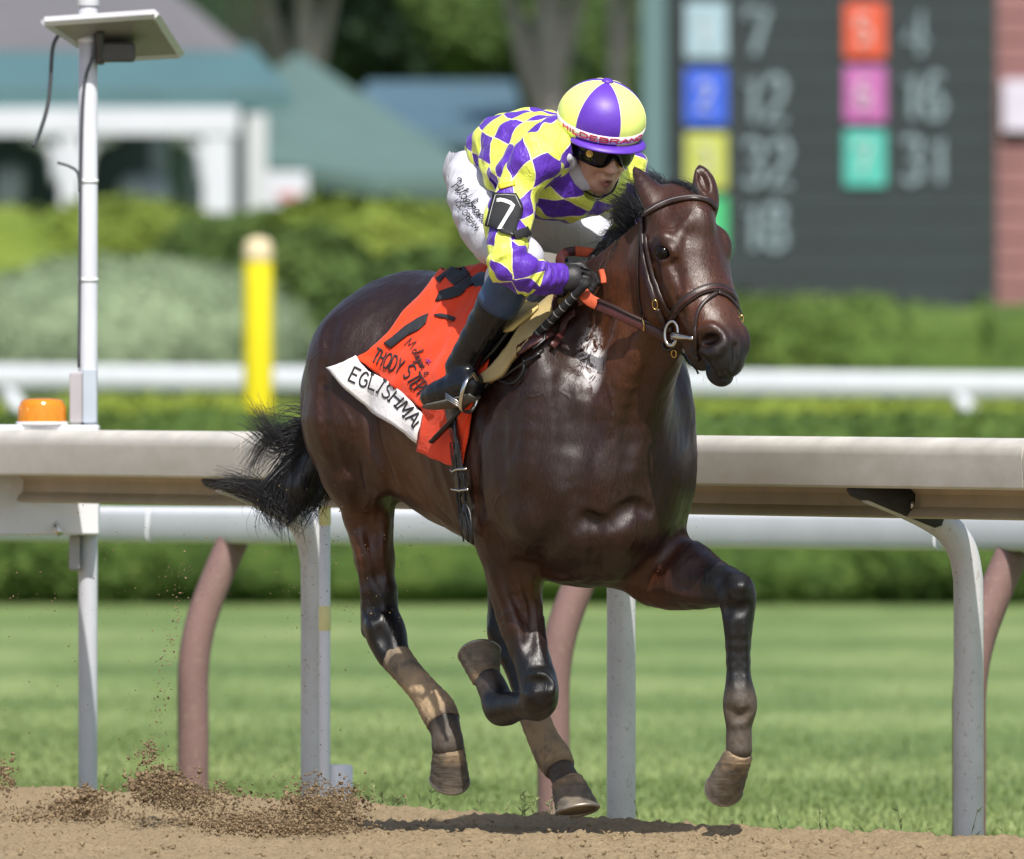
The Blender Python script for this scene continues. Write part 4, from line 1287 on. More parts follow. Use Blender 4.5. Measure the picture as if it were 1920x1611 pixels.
# ================================================================== lettering drawn as strokes
GL = {
 'A': ([[(0,0),(.4,1),(.8,0)], [(.15,.38),(.65,.38)]], .95), 'B': ([[(.45,.53),(.66,.64),(.64,.9),(.45,1),(0,1),(0,0),(.48,0),(.7,.12),(.7,.42),(.45,.53),(0,.53)]], .9),
 'C': ([[(.72,.82),(.5,1),(.22,.95),(.04,.7),(.04,.3),(.22,.05),(.5,0),(.72,.18)]], .92), 'D': ([[(0,0),(0,1),(.4,1),(.68,.8),(.74,.5),(.68,.2),(.4,0),(0,0)]], .95),
 'E': ([[(.62,1),(0,1),(0,0),(.64,0)], [(0,.52),(.5,.52)]], .85), 'G': ([[(.72,.82),(.5,1),(.22,.95),(.04,.7),(.04,.3),(.22,.05),(.5,0),(.72,.14),(.72,.46),(.45,.46)]], .98),
 'H': ([[(0,0),(0,1)], [(.7,0),(.7,1)], [(0,.52),(.7,.52)]], .95), 'I': ([[(.08,0),(.08,1)]], .42), 'L': ([[(0,1),(0,0),(.58,0)]], .78),
 'M': ([[(0,0),(.06,1),(.43,.2),(.8,1),(.86,0)]], 1.1), 'N': ([[(0,0),(0,1),(.68,0),(.68,1)]], .95),
 'O': ([[(.4 + .38 * math.sin(a), .5 + .5 * math.cos(a)) for a in np.linspace(0, 2 * math.pi, 15)]], 1.0),
 'P': ([[(0,0),(0,1),(.45,1),(.64,.88),(.64,.62),(.45,.48),(0,.48)]], .85), 'R': ([[(0,0),(0,1),(.45,1),(.64,.88),(.64,.62),(.45,.48),(0,.48)], [(.35,.48),(.7,0)]], .9),
 'S': ([[(.6,.85),(.42,1),(.18,.97),(.05,.78),(.15,.6),(.45,.47),(.62,.3),(.55,.08),(.3,0),(.02,.13)]], .85), 'T': ([[(0,1),(.7,1)], [(.35,1),(.35,0)]], .88),
 'Y': ([[(0,1),(.36,.5),(.72,1)], [(.36,.5),(.36,0)]], .88), ' ': ([], .5),
 '1': ([[(.12,.8),(.36,1),(.36,0)]], .7), '2': ([[(.04,.78),(.2,.98),(.45,.98),(.6,.78),(.5,.52),(.02,0),(.64,0)]], .85), '3': ([[(.05,.9),(.3,1),(.56,.88),(.56,.64),(.3,.53),(.6,.4),(.6,.12),(.3,0),(.03,.12)]], .85),
 '4': ([[(.46,0),(.46,1),(0,.32),(.68,.32)]], .85), '5': ([[(.56,1),(.1,1),(.06,.56),(.34,.62),(.58,.44),(.56,.12),(.3,0),(.03,.1)]], .85), '6': ([[(.56,.92),(.32,1),(.1,.7),(.04,.3),(.2,.02),(.46,.02),(.62,.28),(.46,.54),(.2,.52),(.06,.36)]], .85),
 '7': ([[(0,.82),(0,1),(.64,1),(.22,0)]], .8), '8': ([[(.32,.53),(.08,.68),(.1,.9),(.32,1),(.54,.9),(.56,.68),(.32,.53),(.04,.36),(.06,.1),(.32,0),(.58,.1),(.6,.36),(.32,.53)]], .85), '9': ([[(.08,.08),(.32,0),(.54,.3),(.6,.7),(.44,.98),(.18,.98),(.02,.72),(.18,.46),(.44,.48),(.58,.64)]], .85),
 # joined-up small letters
 'h': ([[(-.1,0),(.12,.5),(.30,1),(.18,1.02),(.1,0),(.22,.42),(.36,.45),(.36,.08),(.5,0)]], .5), 'i': ([[(-.06,.05),(.1,.45),(.1,.06),(.24,.04)], [(.14,.64),(.17,.70)]], .27), 'l': ([[(-.04,.05),(.2,.7),(.24,1),(.12,.98),(.1,.1),(.24,.04)]], .28),
 'd': ([[(.42,.40),(.24,.46),(.06,.25),(.14,.02),(.34,.12),(.42,.40),(.52,1.0),(.42,.3),(.44,.04),(.58,.05)]], .58), 'e': ([[(-.02,.12),(.22,.25),(.30,.40),(.18,.46),(.06,.25),(.14,.03),(.38,.08)]], .38), 'b': ([[(-.04,.05),(.18,.7),(.22,1),(.1,.95),(.08,.1),(.22,.0),(.36,.18),(.28,.40),(.14,.38),(.42,.36)]], .42),
 'r': ([[(-.02,.2),(.08,.46),(.12,.36),(.26,.40),(.22,.06),(.36,.04)]], .35), 'a': ([[(.34,.40),(.2,.46),(.03,.25),(.1,.02),(.28,.12),(.34,.42),(.34,.06),(.48,.04)]], .48), 'n': ([[(-.02,.05),(.08,.44),(.08,0),(.2,.38),(.34,.42),(.34,.06),(.48,.04)]], .48),
 'c': ([[(.34,.36),(.2,.46),(.04,.25),(.12,.02),(.36,.06)]], .38), 'g': ([[(.34,.40),(.2,.46),(.03,.25),(.12,.04),(.3,.14),(.34,.42),(.32,-.3),(.14,-.36),(.1,-.2),(.46,.06)]], .48), 's': ([[(-.02,.04),(.2,.46),(.28,.2),(.18,.0),(.02,.06)]], .34),
 'q': ([[(0,0),(.02,.5),(0,.98),(.12,.86)], [(.1,.5),(.4,.54)], [(.46,1.0),(.40,.5),(.44,.06),(.56,.04)], [(-.22,.78),(-.26,.96),(-.04,1.04),(.10,.94)]], .56),
}
def strokes(text, path, h, track=1.0, slant=0.0, serif=False, fit=True):
    """pixel polylines for text set along a pixel path; letters stand to the left of the walk"""
    Pth = np.array(spline(path, 60)) if len(path) > 2 else np.array(spline(path, 60))
    seg = np.r_[0, np.cumsum(np.linalg.norm(np.diff(Pth[:, :2], axis=0), axis=1))]
    tot = sum(GL[c][1] for c in text); adv = h * track
    if fit: adv = seg[-1] / tot
    out = []; x0 = 0
    for c in text:
        st, w = GL[c]
        st = [list(q) for q in st]
        if serif:
            for q in list(st):
                for e, o in ((q[0], q[1]), (q[-1], q[-2])):
                    if abs(e[0] - o[0]) < .14 and e[1] in (0, 1): st.append([(e[0] - .13, e[1]), (e[0] + .13, e[1])])
        for q in st:
            if (c in 'SCGO234689' or c.islower()) and len(q) > 3: q = [tuple(p) for p in spline(q, len(q) * 3)]
            pl = []
            n = max(2, len(q))
            dense = []
            for a, b in zip(q[:-1], q[1:]):
                k = max(1, int(math.hypot((b[0] - a[0]) * adv, (b[1] - a[1]) * h) / 2.5))
                for i in range(k): dense.append((a[0] + (b[0] - a[0]) * i / k, a[1] + (b[1] - a[1]) * i / k))
            dense.append(q[-1])
            for (gx, gy) in dense:
                s = np.clip((x0 + gx) * adv + slant * gy * h, -20, seg[-1] + 20)
                p = np.array([np.interp(s, seg, Pth[:, 0]), np.interp(s, seg, Pth[:, 1])])
                k = min(max(np.searchsorted(seg, s), 1), len(seg) - 1)
                t = unit(Pth[k, :2] - Pth[k - 1, :2])
                if s < 0: p = p + t * s
                if s > seg[-1]: p = p + t * (s - seg[-1])
                pl.append(p + np.array([t[1], -t[0]]) * gy * h)
            out.append(pl)
        x0 += w
    return out
def ink(name, lines, bv, w, mat, parent, off=.002, th=.0009):
    mb = MB(); skip = 0
    for pl in lines:
        P, N = [], []
        for x, y in pl:
            q = hit(bv, x, y, off)
            if q is None:
                if len(P) > 1: mb.strap(P, N, w, th)
                P, N = [], []; continue
            if P and np.linalg.norm(q[0] - P[-1]) > .05:
                if len(P) > 1: mb.strap(P, N, w, th)
                P, N = [], []
            P.append(q[0]); N.append(q[1])
        if len(P) > 1: mb.strap(P, N, w, th)
    return prop(mb.build(name, mat, parent), kind='stuff') if mb.v else None

def grab(bv, px, py, off, ref=None):
    q = hit(bv, px, py, off)
    if q is None or (ref is not None and np.linalg.norm(q[0] - ref) > .35):
        r = at(px, py, ref[1] if ref is not None else 0)
        q = near(bv, r, off)
    return q
def patch(name, L, R, nu, nv, bv, off, mat, parent, th=.004, rip=0.0, seed=0):
    """sheet lying on a body between two pixel edges"""
    A = np.array(spline(L, nv)); Bq = np.array(spline(R, nv)); vs = []; N = []
    for j in range(nv):
        ref = None
        for i in range(nu):
            q = A[j] + (Bq[j] - A[j]) * i / (nu - 1)
            r = rip * (math.sin(i * .55 + j * .18 + seed) * math.sin(j * .21 + seed * 2) + .5 * math.sin(i * 1.3 - j * .35 + seed))
            p, n = grab(bv, q[0], q[1], off + r, ref)
            ref = p; vs.append(p); N.append(n)
    fs = [(j * nu + i, (j + 1) * nu + i, (j + 1) * nu + i + 1, j * nu + i + 1) for j in range(nv - 1) for i in range(nu - 1)]
    vs = np.array(vs)
    g = vs.reshape(nv, nu, 3).copy()
    for _ in range(2):
        g[1:-1, 1:-1] = (g[1:-1, 1:-1] * 2 + g[:-2, 1:-1] + g[2:, 1:-1] + g[1:-1, :-2] + g[1:-1, 2:]) / 6
    vs = g.reshape(-1, 3)
    o = obj(name, mesh(name, vs, fs), mat, parent)
    md = o.modifiers.new('thick', 'SOLIDIFY'); md.thickness = th; md.offset = 0
    return o, bvh_of(vs, np.array(fs))
def polyfill(name, poly, bv, off, mat, parent, step=4.0):
    """flat print: a filled pixel outline laid on a body"""
    P = np.array(poly, float); lo, hi_ = P.min(0), P.max(0)
    import mathutils.geometry as mg
    # cut into strips of triangles along a fine grid by ear clipping a densified outline
    dense = []
    for a, b in zip(P, np.roll(P, -1, 0)):
        k = max(1, int(np.linalg.norm(b - a) / step))
        for i in range(k): dense.append(a + (b - a) * i / k)
    inner = []
    def inside(q):
        c = False; n = len(P); j = n - 1
        for i in range(n):
            if (P[i, 1] > q[1]) != (P[j, 1] > q[1]) and q[0] < (P[j, 0] - P[i, 0]) * (q[1] - P[i, 1]) / (P[j, 1] - P[i, 1]) + P[i, 0]: c = not c
            j = i
        return c
    D = np.array(dense)
    for x in np.arange(lo[0], hi_[0], step * 1.2):
        for y in np.arange(lo[1], hi_[1], step * 1.2):
            if inside((x, y)) and np.min(np.linalg.norm(D - (x, y), axis=1)) > step * .6: inner.append((x, y))
    allp = [tuple(d) for d in dense] + inner
    n = len(dense)
    r = mg.delaunay_2d_cdt([Vector(p) for p in allp], [(i, (i + 1) % n) for i in range(n)], [], 1, 1e-5)
    vs = []; ref = None
    for v in r[0]:
        p, nn = grab(bv, v.x, v.y, off, ref); ref = p; vs.append(p)
    fs = [f for f in r[2]]
    o = obj(name, mesh(name, vs, fs), mat, parent)
    md = o.modifiers.new('thick', 'SOLIDIFY'); md.thickness = .001; md.offset = 0
    return o

# ================================================================== saddle towel
def cloth(name, col, rough=.75):
    m = NM(name, rough, .3); n = m.noise(6, 5)
    c = np.array(col)
    m.set('Base Color', m.ramp(n, [(.3, c * .9), (.7, np.minimum(c * 1.08, 1))]))
    wv = m.noise(500, 2); b = m.bump(m.noise(22, 4, .6, dist=.8), .35, .010); m.bump(wv, .12, .001, b)
    m.set('Sheen Weight', .1)
    return m.m
M_OR = cloth('orange towel cloth', (.80, .055, .010))
M_WT = cloth('white towel cloth', (.80, .79, .80))
M_INK = simple('dark printed cloth', (.020, .022, .028, 1), .8, .2, 60)
towel = thing('saddle_towel', 'orange saddle towel with a black number and white name strip on the flank', 'saddle towel', tuple(HP(780, 690, .25)))
Lq = [(897, 486), (868, 492), (842, 508), (812, 535), (778, 575), (742, 618), (706, 650), (693, 662), (672, 671)]
Rq = [(1010, 515), (992, 535), (972, 560), (955, 590), (940, 625), (925, 680), (910, 725), (893, 770), (872, 822)]
_, CB1 = patch('cloth', Lq, Rq, 44, 60, HB, .016, M_OR, towel, .005, .0050, 1.0)
cb = patch('front_flap', [(797, 768), (794, 800), (787, 845)], [(892, 760), (884, 815), (872, 880)], 14, 16, HB, .012, M_OR, towel, .005, .002, 2.0)
ws, WSB = patch('name_strip', [(672, 669), (697, 697), (735, 716), (772, 745), (800, 778)], [(622, 691), (650, 727), (690, 760), (737, 791), (791, 830)], 10, 30, HB, .019, M_WT, towel, .004, .002, 3.0)
def z5(p): return (780 + p[0] / 5.37, 500 + p[1] / 5.37)
def z3(p): return (560 + p[0] / 3.662, 460 + p[1] / 3.662)
for poly in ([(945, 238), (1095, 132), (1140, 155), (1182, 205), (1075, 285), (1008, 222), (975, 268)],
             [(1182, 212), (1216, 262), (1115, 352), (1050, 375), (945, 392), (975, 322), (1075, 290)],
             [(902, 474), (884, 540), (830, 590), (760, 622), (700, 665), (640, 712), (588, 676), (650, 640), (740, 562), (830, 505)]):
    polyfill('number_print', [z3(p) for p in poly], CB1, .0065, M_INK, towel)
ink('event_name', strokes('THODY STEPH', [z3(p) for p in ((505, 800), (580, 835), (680, 880), (740, 915), (780, 975), (850, 1060))], 28), CB1, .0056, M_INK, towel, .005)
ink('script_print', strokes('Mclagan s', [z3(p) for p in ((735, 690), (790, 740), (835, 830), (880, 900))], 19), CB1, .0030, M_INK, towel, .005)
ink('horse_name', strokes('EGLISHMAN', [z3(p) for p in ((345, 925), (430, 965), (520, 995), (600, 1050), (670, 1110), (735, 1190), (800, 1260), (850, 1300))], 27, serif=True), WSB, .0058, M_INK, towel, .0035)
mb = MB()
for k in range(5):
    a = k * 1.256
    q0 = hit(CB1, 806, 679, .006); q1 = hit(CB1, 806 + 6 * math.cos(a), 679 + 6 * math.sin(a), .006)
    if q0 and q1: mb.strap([q0[0], q1[0]], [q0[1], q1[1]], .0035, .001)
prop(mb.build('flower_print', simple('purple thread', (.25, .03, .20, 1), .8), towel), kind='stuff')
mb = MB(); S1 = [hit(CB1, x, y, .006) for x, y in [z3(p) for p in ((940, 487), (975, 488), (1030, 500), (1078, 520))]]
S1 = [q for q in S1 if q]
mb.strap([q[0] for q in S1], [q[1] for q in S1], [.004, .012, .013, .013], .003); mb.build('tab', M_INK, towel)

# ================================================================== saddle, pad, girth
M_BLK = simple('black saddle leather', (.010, .010, .012, 1), .30, .3, 30, .1)
M_MAR = simple('oxblood leather', (.060, .016, .014, 1), .36, .35, 30, .12)
M_BRL = simple('dark brown bridle leather', (.026, .014, .012, 1), .36, .35, 40, .1)
M_TAN = cloth('tan chamois', (.42, .33, .15))
M_LTAN = cloth('pale yellow chamois', (.62, .50, .20))
M_STEEL = simple('polished steel', (.62, .60, .57, 1), .18, .1, 30, metal=1.0)
M_BRASS = simple('brass', (.62, .42, .16, 1), .25, .1, 30, metal=1.0)
saddle = thing('racing_saddle', 'small black racing saddle with tan chamois pad under the rider', 'saddle', tuple(HP(985, 600, .2)))
patch('pad', [(1078, 540), (1040, 566), (1000, 604), (965, 650), (935, 690), (905, 712)], [(1098, 556), (1062, 588), (1015, 628), (975, 680), (945, 712), (903, 720)], 8, 22, HB, .024, M_TAN, saddle, .012)
patch('pad_fold', [(1002, 578), (978, 592), (950, 606), (945, 612)], [(1018, 590), (1000, 612), (975, 630), (962, 634)], 7, 9, HB, .036, M_LTAN, saddle, .008)
patch('flap', [(958, 545), (950, 575), (935, 610), (918, 650), (905, 680), (893, 705)], [(1062, 532), (1046, 556), (1012, 590), (975, 625), (940, 668), (902, 706)], 10, 20, HB, .030, M_BLK, saddle, .010)
sm = SDF(HP(1000, 530, .1) - .32, HP(1000, 530, .1) + .32, .007)
sm.chain([(HP(945, 540, .0) , .06), (HP(1000, 545, .0), .055), (HP(1060, 525, .0), .05)], .03, e=HR, q=2.0)
sm.chain([(HP(1050, 545, .16), .022), (HP(1078, 520, .10), .025), (HP(1092, 506, .0), .026)], .03)
v_, q_ = sm.nets(); obj('seat', mesh_np('seat', smooth_v(v_, q_), q_), M_BLK, saddle)
def onb(bv, pts, off, n=24):
    P = spline([(x, y, 0) for x, y in pts], n); out = []; ref = None
    for q in P:
        p, nn = grab(bv, q[0], q[1], off, ref); ref = p; out.append((p, nn))
    return [o[0] for o in out], [o[1] for o in out]
P, N = onb(HB, [(1010, 560), (985, 590), (955, 630), (925, 670), (895, 708)], .046); mb = MB(); mb.strap(P, N, .022, .004); mb.build('stirrup_leather', M_BLK, saddle)
P, N = onb(HB, [(1068, 545), (1060, 575), (1050, 600), (1044, 610)], .042, 10); mb = MB(); mb.strap(P, N, .020, .004); mb.build('pad_strap', M_MAR, saddle)
g_ = [(860, 752), (864, 790), (869, 830), (874, 880), (880, 930), (887, 975), (893, 1008)]
P, N = onb(HB, g_, .022, 30); mb = MB(); mb.strap(P, N, list(np.linspace(.080, .050, 30)), .005)
girth = mb.build('girth', M_BLK, saddle)
for dx in (-7, 0, 7):
    P, N = onb(HB, [(x + dx, y) for x, y in g_[2:]], .0275, 22); mb = MB(); mb.strap(P, N, .0085, .002); mb.build('elastic', M_KNEE, girth)
for y_, x_ in ((878, 874), (912, 878)):
    P, N = onb(HB, [(x_ - 16, y_), (x_, y_ + 2), (x_ + 14, y_)], .030, 5); mb = MB(); mb.tube(P, .0035, 6); mb.build('buckle', M_STEEL, girth)
# breastplate loops by the shoulder
P, N = onb(HB, [(1085, 590), (1070, 600), (1052, 620), (1040, 640), (1030, 655)], .018, 12); mb = MB(); mb.strap(P, N, .020, .004); mb.build('breast_strap', M_MAR, saddle)
P, N = onb(HB, [(985, 662), (1000, 650), (1015, 640), (1028, 632)], .022, 8); mb = MB(); mb.strap(P, N, .034, .006); o = mb.build('keeper', M_MAR, saddle)
mb = MB(); P, N = onb(HB, [(1006, 664), (1016, 650), (1022, 634)], .034, 6); mb.tube(P, .004, 6); mb.build('loop', M_BLK, o)
P, N = onb(HB, [(1015, 665), (1000, 675), (985, 685), (955, 705), (940, 712)], .012, 10); mb = MB(); mb.tube(P, .0045, 6)
P, N = onb(HB, [(988, 672), (986, 700), (968, 720), (945, 716), (938, 708)], .010, 14); mb.tube(P, .0045, 6); mb.build('cord', M_BLK, saddle)
# stirrup iron
mb = MB()
lp = [HP(886, 700, .355), HP(874, 716, .385), HP(866, 740, .395), HP(864, 764, .385), HP(872, 772, .36), HP(884, 770, .335), HP(894, 750, .315), HP(896, 722, .325), HP(886, 700, .355)]
mb.tube(spline(lp, 40), .0068, 8, caps=False, flat=.7); iron = mb.build('stirrup_iron', M_STEEL, saddle)
mb = MB()
for k in range(3): mb.tube([HP(864, 757 + 4 * k, .385) , HP(836, 738 + 4 * k, .40)], .003, 6)
mb.build('tread', M_STEEL, iron)

# ================================================================== bridle and reins
bridle = thing('bridle', 'dark leather racing bridle with noseband and steel ring bit', 'bridle', tuple(HD(.2, 0, 0)))
def strapx(name, pts, w, mat, parent, off=.002, th=.005, tail=None, head=None, n=26):
    P, N = onb(HB, pts, off, n)
    if tail is not None:
        for p in tail:
            q = near(HB, p, off); P.append(q[0]); N.append(q[1])
    if head is not None:
        for p in head:
            q = near(HB, p, off); P.insert(0, q[0]); N.insert(0, q[1])
    mb = MB(); mb.strap(P, N, w, th); return mb.build(name, mat, parent)
bb = strapx('browband', [(1204, 412), (1214, 398), (1236, 386), (1266, 376), (1298, 372), (1326, 378), (1340, 388)], .021, M_BRL, bridle, .002, .008, tail=[HD(.045, -.085, -.06), HD(.03, -.09, -.10)])
strapx('stitching', [(1214, 399), (1236, 386), (1266, 376), (1298, 372), (1324, 377)], .003, simple('pale thread', (.20, .18, .18, 1), .7), bb, .0105, .001)
cp = strapx('cheekpiece', [(1207, 406), (1206, 440), (1209, 480), (1216, 520), (1225, 555), (1233, 578)], .017, M_BRL, bridle, .003, .007)
strapx('cheekpiece', [(1233, 578), (1243, 598), (1254, 612), (1264, 618)], .018, M_BRL, bridle, .005, .009)
strapx('cheekpiece', [(1212, 440), (1219, 490), (1233, 540), (1250, 575), (1268, 594)], .012, M_BRL, bridle, .003, .006)
strapx('throatlatch', [(1203, 420), (1199, 460), (1197, 500), (1199, 550), (1204, 590)], .009, M_BRL, bridle, .002, .004)
nb = strapx('noseband', [(1258, 604), (1270, 580), (1290, 561), (1312, 547), (1336, 540), (1356, 542), (1373, 553), (1383, 570)], .026, M_BRL, bridle, .002, .007, tail=[HD(.33, -.06, -.09), HD(.31, -.06, -.13)])
strapx('piping', [(1262, 598), (1274, 579), (1292, 562), (1313, 549), (1336, 542), (1354, 544), (1370, 554)], .006, M_MAR, nb, .0085, .003)
fl = strapx('flash_strap', [(1344, 549), (1326, 562), (1312, 580), (1306, 604), (1306, 640), (1309, 676)], .0105, M_BRL, bridle, .003, .005)
strapx('flash_strap', [(1346, 549), (1362, 556), (1376, 570), (1386, 586), (1394, 604)], .0105, M_BRL, bridle, .003, .005)
mb = MB()
cA = [grab(HB, 1309, 676, .006, HD(.48, .04, -.1))[0], HP(1303, 684, .02) , HP(1290, 676, .05), grab(HB, 1282, 664, .004, HD(.45, .04, -.12))[0]]
cA[1] = cA[0] * .66 + cA[3] * .34 + V(0, 0, -.018); cA[2] = cA[0] * .3 + cA[3] * .7 + V(0, 0, -.012)
mb.tube(spline(cA, 14), .007, 7, flat=.5)
for q, d in ((0.25, V(.012, 0, -.026)), (.6, V(.02, 0, -.022))):
    b0 = cA[0] * (1 - q) + cA[3] * q + V(0, 0, -.015); mb.tube([b0, b0 + d], .006, 6, flat=.5)
mb.build('chin_strap', M_BLK, bridle)
for x, y, r in ((1231, 570, .014), (1390, 598, .010), (1264, 660, .012)):
    q = hit(HB, x, y, .010) or (at(x, y, HD(.3, 0, 0)[1]), V(0, -1, 0))
    mb = MB(); u = unit(np.cross(q[1], V(0, 0, 1))); w = np.cross(q[1], u)
    mb.tube([q[0] + r * (.55 * math.cos(a) * u + math.sin(a) * w) for a in np.linspace(0, 2 * math.pi, 15)], .0022, 6, caps=False)
    mb.build('buckle', M_BRASS, bridle)
RC = grab(HB, 1268, 622, .016, HD(.38, .06, -.1))
ru = unit(V(.55, -.35, -.10)); rw = unit(V(.12, 0, 1))
mb = MB(); ring = [RC[0] + .034 * (.62 * math.cos(a) * ru + math.sin(a) * rw) for a in np.linspace(0, 2 * math.pi, 33)]
mb.tube(ring, .0048, 8, caps=False); bit = mb.build('bit_ring', M_STEEL, bridle)
mb = MB(); b0 = grab(HB, 1272, 626, .020, HD(.38, .06, -.1))[0]; b1 = grab(HB, 1302, 634, .004, HD(.42, .05, -.1))[0]
mb.tube(spline([b0, b0 * .6 + b1 * .4, b1], 8), [.011, .013, .0125, .0115, .010, .008, .006, .0045], 12); mb.build('bit_cheek', M_STEEL, bridle)
q = grab(HB, 1254, 640, .012, HD(.38, .06, -.1))[0]; mb = MB(); mb.tube([q + .017 * (math.cos(a) * ru + math.sin(a) * rw) for a in np.linspace(0, 2 * math.pi, 21)], .006, 8, caps=False); mb.build('curb_ring', M_BRL, bridle)

reins = thing('reins', 'oxblood reins with orange rubber grips running to the black gloves', 'reins', tuple(HP(1170, 600, .2)))
M_GRIP = simple('orange rubber grip', (.50, .085, .030, 1), .7, .2, 40, .2)
def rein3(name, pts, w, mat, parent):
    P = spline(pts, 22); mb = MB()
    nr = [unit(np.cross(P[min(i + 1, 21)] - P[max(i - 1, 0)], np.cross(V(0, -1, 0), P[min(i + 1, 21)] - P[max(i - 1, 0)]))) for i in range(22)]
    nr = [(-n if n[1] > 0 else n) for n in nr]
    mb.strap(P, nr, w, .006); return mb.build(name, mat, parent)
bitp = grab(HB, 1256, 629, .016, HD(.38, .06, -.1))[0]; hand = HP(1093, 545, .165)
def rp(px, py, t): return at(px, py, bitp[1] + (hand[1] - bitp[1]) * t - .035 * math.sin(math.pi * t))
rein_a = rein3('leather_rein', [bitp, rp(1215, 613, .26), rp(1185, 600, .45), rp(1150, 583, .64), rp(1121, 571, .80)], .034, M_MAR, reins)
mb = MB(); e = [rp(1256, 620, .0) + V(0, -.004, 0), rp(1215, 605, .26) + V(0, -.006, 0), rp(1185, 592, .45) + V(0, -.006, 0), rp(1150, 575, .64) + V(0, -.006, 0), rp(1121, 563, .80) + V(0, -.006, 0)]
mb.tube(spline(e, 20), .005, 6); mb.build('edge', M_BRL, rein_a)
rein3('rubber_grip', [rp(1121, 571, .80), rp(1106, 563, .88), rp(1095, 552, .95), rp(1089, 540, 1.0)], .034, M_GRIP, reins)
mb = MB(); q = rp(1206, 609, .32) + V(0, -.010, 0); mb.tube([q + V(-.003, 0, .018), q + V(.003, -.002, 0), q + V(.001, 0, -.018)], .003, 6); mb.build('buckle', M_BRASS, reins)
lp = [HP(1058, 512, .12), HP(1050, 490, .09), HP(1058, 475, .04), HP(1078, 471, .0)]
rein3('leather_rein', lp, .026, M_MAR, reins)
rein3('rubber_grip', [HP(1078, 471, .0), HP(1105, 474, -.03), HP(1135, 481, -.07)], .028, M_GRIP, reins)
rein3('rubber_grip', [HP(1128, 508, .09), HP(1131, 520, .10), HP(1132, 532, .11)], .016, M_GRIP, reins)

# ================================================================== whip
whip = thing('riding_whip', 'thin black riding whip with brown shaft held along the shoulder', 'whip', tuple(HP(990, 650, .3)))
wa_, wb_ = HP(1086, 546, .19), grab(HB, 835, 832, .045, HP(835, 832, .25))[0]
def wl(t): return wa_ + (wb_ - wa_) * t
bow = lambda t: wl(t) + V(0, -.03, 0) * math.sin(math.pi * t)
mb = MB(); mb.tube([bow(t) for t in np.linspace(-.06, .33, 14)], [.0115 if i else .013 for i in range(14)], 10); hd_ = mb.build('handle', M_KNEE, whip)
mb = MB()
for k in range(7): mb.tube([bow(.03 + k * .04), bow(.036 + k * .04)], .0122, 10)
mb.build('wrapping', simple('grey thread', (.16, .16, .17, 1), .7), hd_)
mb = MB(); mb.tube([bow(t) for t in np.linspace(.33, .60, 10)], .0075, 10); mb.build('shaft', simple('brown braid', (.17, .095, .055, 1), .5, .4, 120, .3), whip)
mb = MB(); mb.tube([bow(t) for t in np.linspace(.60, 1.0, 14)], [.009, .010, .010, .0105, .011] + [.012] * 8 + [.011], 10, flat=.55); mb.build('flap', M_BLK, whip)

# ================================================================== marks on the rider's clothes
AB = []
arm, ARB = patch('number_panel', [(929, 364), (924, 382), (918, 405), (914, 424)], [(967, 365), (978, 390), (971, 420), (961, 448)], 9, 12, TB, .009, M_KNEE, rider, .003)
ink('digit', [[(936, 373), (935, 380)], [(936, 375), (946, 377), (956, 381), (962, 386), (958, 394), (950, 408), (943, 420), (936, 431)]], ARB, .0115, simple('white print', (.75, .75, .76, 1), .6, .05), arm, .003)
ink('edging', [[(930, 366), (925, 382), (919, 405), (915.5, 423)], [(930, 366), (948, 365.5), (966, 367)], [(966, 367), (976.5, 390), (970, 420), (960, 446)], [(916, 423), (938, 434), (960, 446)], [(917, 418), (940, 429), (961, 440)]], ARB, .0016, simple('silver thread', (.5, .5, .5, 1), .6), arm, .0025)
P, N = onb(TB, [(962, 442), (975, 440), (988, 434)], .006, 8); mb = MB(); mb.strap(P, N, .026, .004); mb.build('arm_strap', M_KNEE, rider)
polyfill('tag', [(936, 347), (964, 340), (966, 348), (938, 356)], TB, .004, simple('amber ribbon', (.72, .50, .03, 1), .5, .06), rider, 3)
M_BINK = simple('black thread print', (.012, .012, .014, 1), .7)
ink('name_print', strokes('qildebrand', [(850, 352), (866, 372), (888, 398), (911, 424)], 20, slant=.05), WB, .0034, M_BINK, rider, .006)
ink('slogan_print', strokes('ICE CREAM', [(855, 379), (866, 396), (880, 415), (895, 435)], 9), WB, .0026, M_BINK, rider, .006)
M_RINK = simple('red lettering', (.55, .03, .10, 1), .6)
mb = MB()
txt = 'HILDEBRAND'; tot = sum(GL[c][1] for c in txt); x0 = 0; th0, th1 = math.radians(-58), math.radians(70)
for c in txt:
    for q in GL[c][0]:
        P, N = [], []
        for a, b in zip(q[:-1], q[1:]):
            for k in range(5):
                gx = a[0] + (b[0] - a[0]) * k / 5; gy = a[1] + (b[1] - a[1]) * k / 5
                P.append((gx, gy))
        P.append(q[-1])
        W3 = []
        for gx, gy in P:
            t = th0 + (th1 - th0) * (x0 + gx + .08) / tot
            W3.append(cap_pt(t, band_ph(t) - .056 + .112 * gy, 1.020))
        mb.strap(W3, [unit(p - JC) for p in W3], .0040, .001)
    x0 += GL[c][1]
prop(mb.build('lettering', M_RINK, band), kind='stuff')
mb = MB(); q = hit(GB, 1043, 511, .004) or hit(TB, 1043, 511, .004)
if q:
    u = unit(V(1, -.5, 0)); w = V(0, 0, 1)
    for sx in (-1, 1):
        for sy in (-1, 1):
            c = q[0] + u * .005 * sx + w * .005 * sy + V(0, -.003, 0)
            mb.tube([c + .0045 * (math.cos(a) * u + math.sin(a) * w) for a in np.linspace(0, 2 * math.pi, 9)], .0014, 5, caps=False)
    _ = mb.build('glove_badge', simple('yellow thread', (.70, .55, .12, 1), .6), rider)
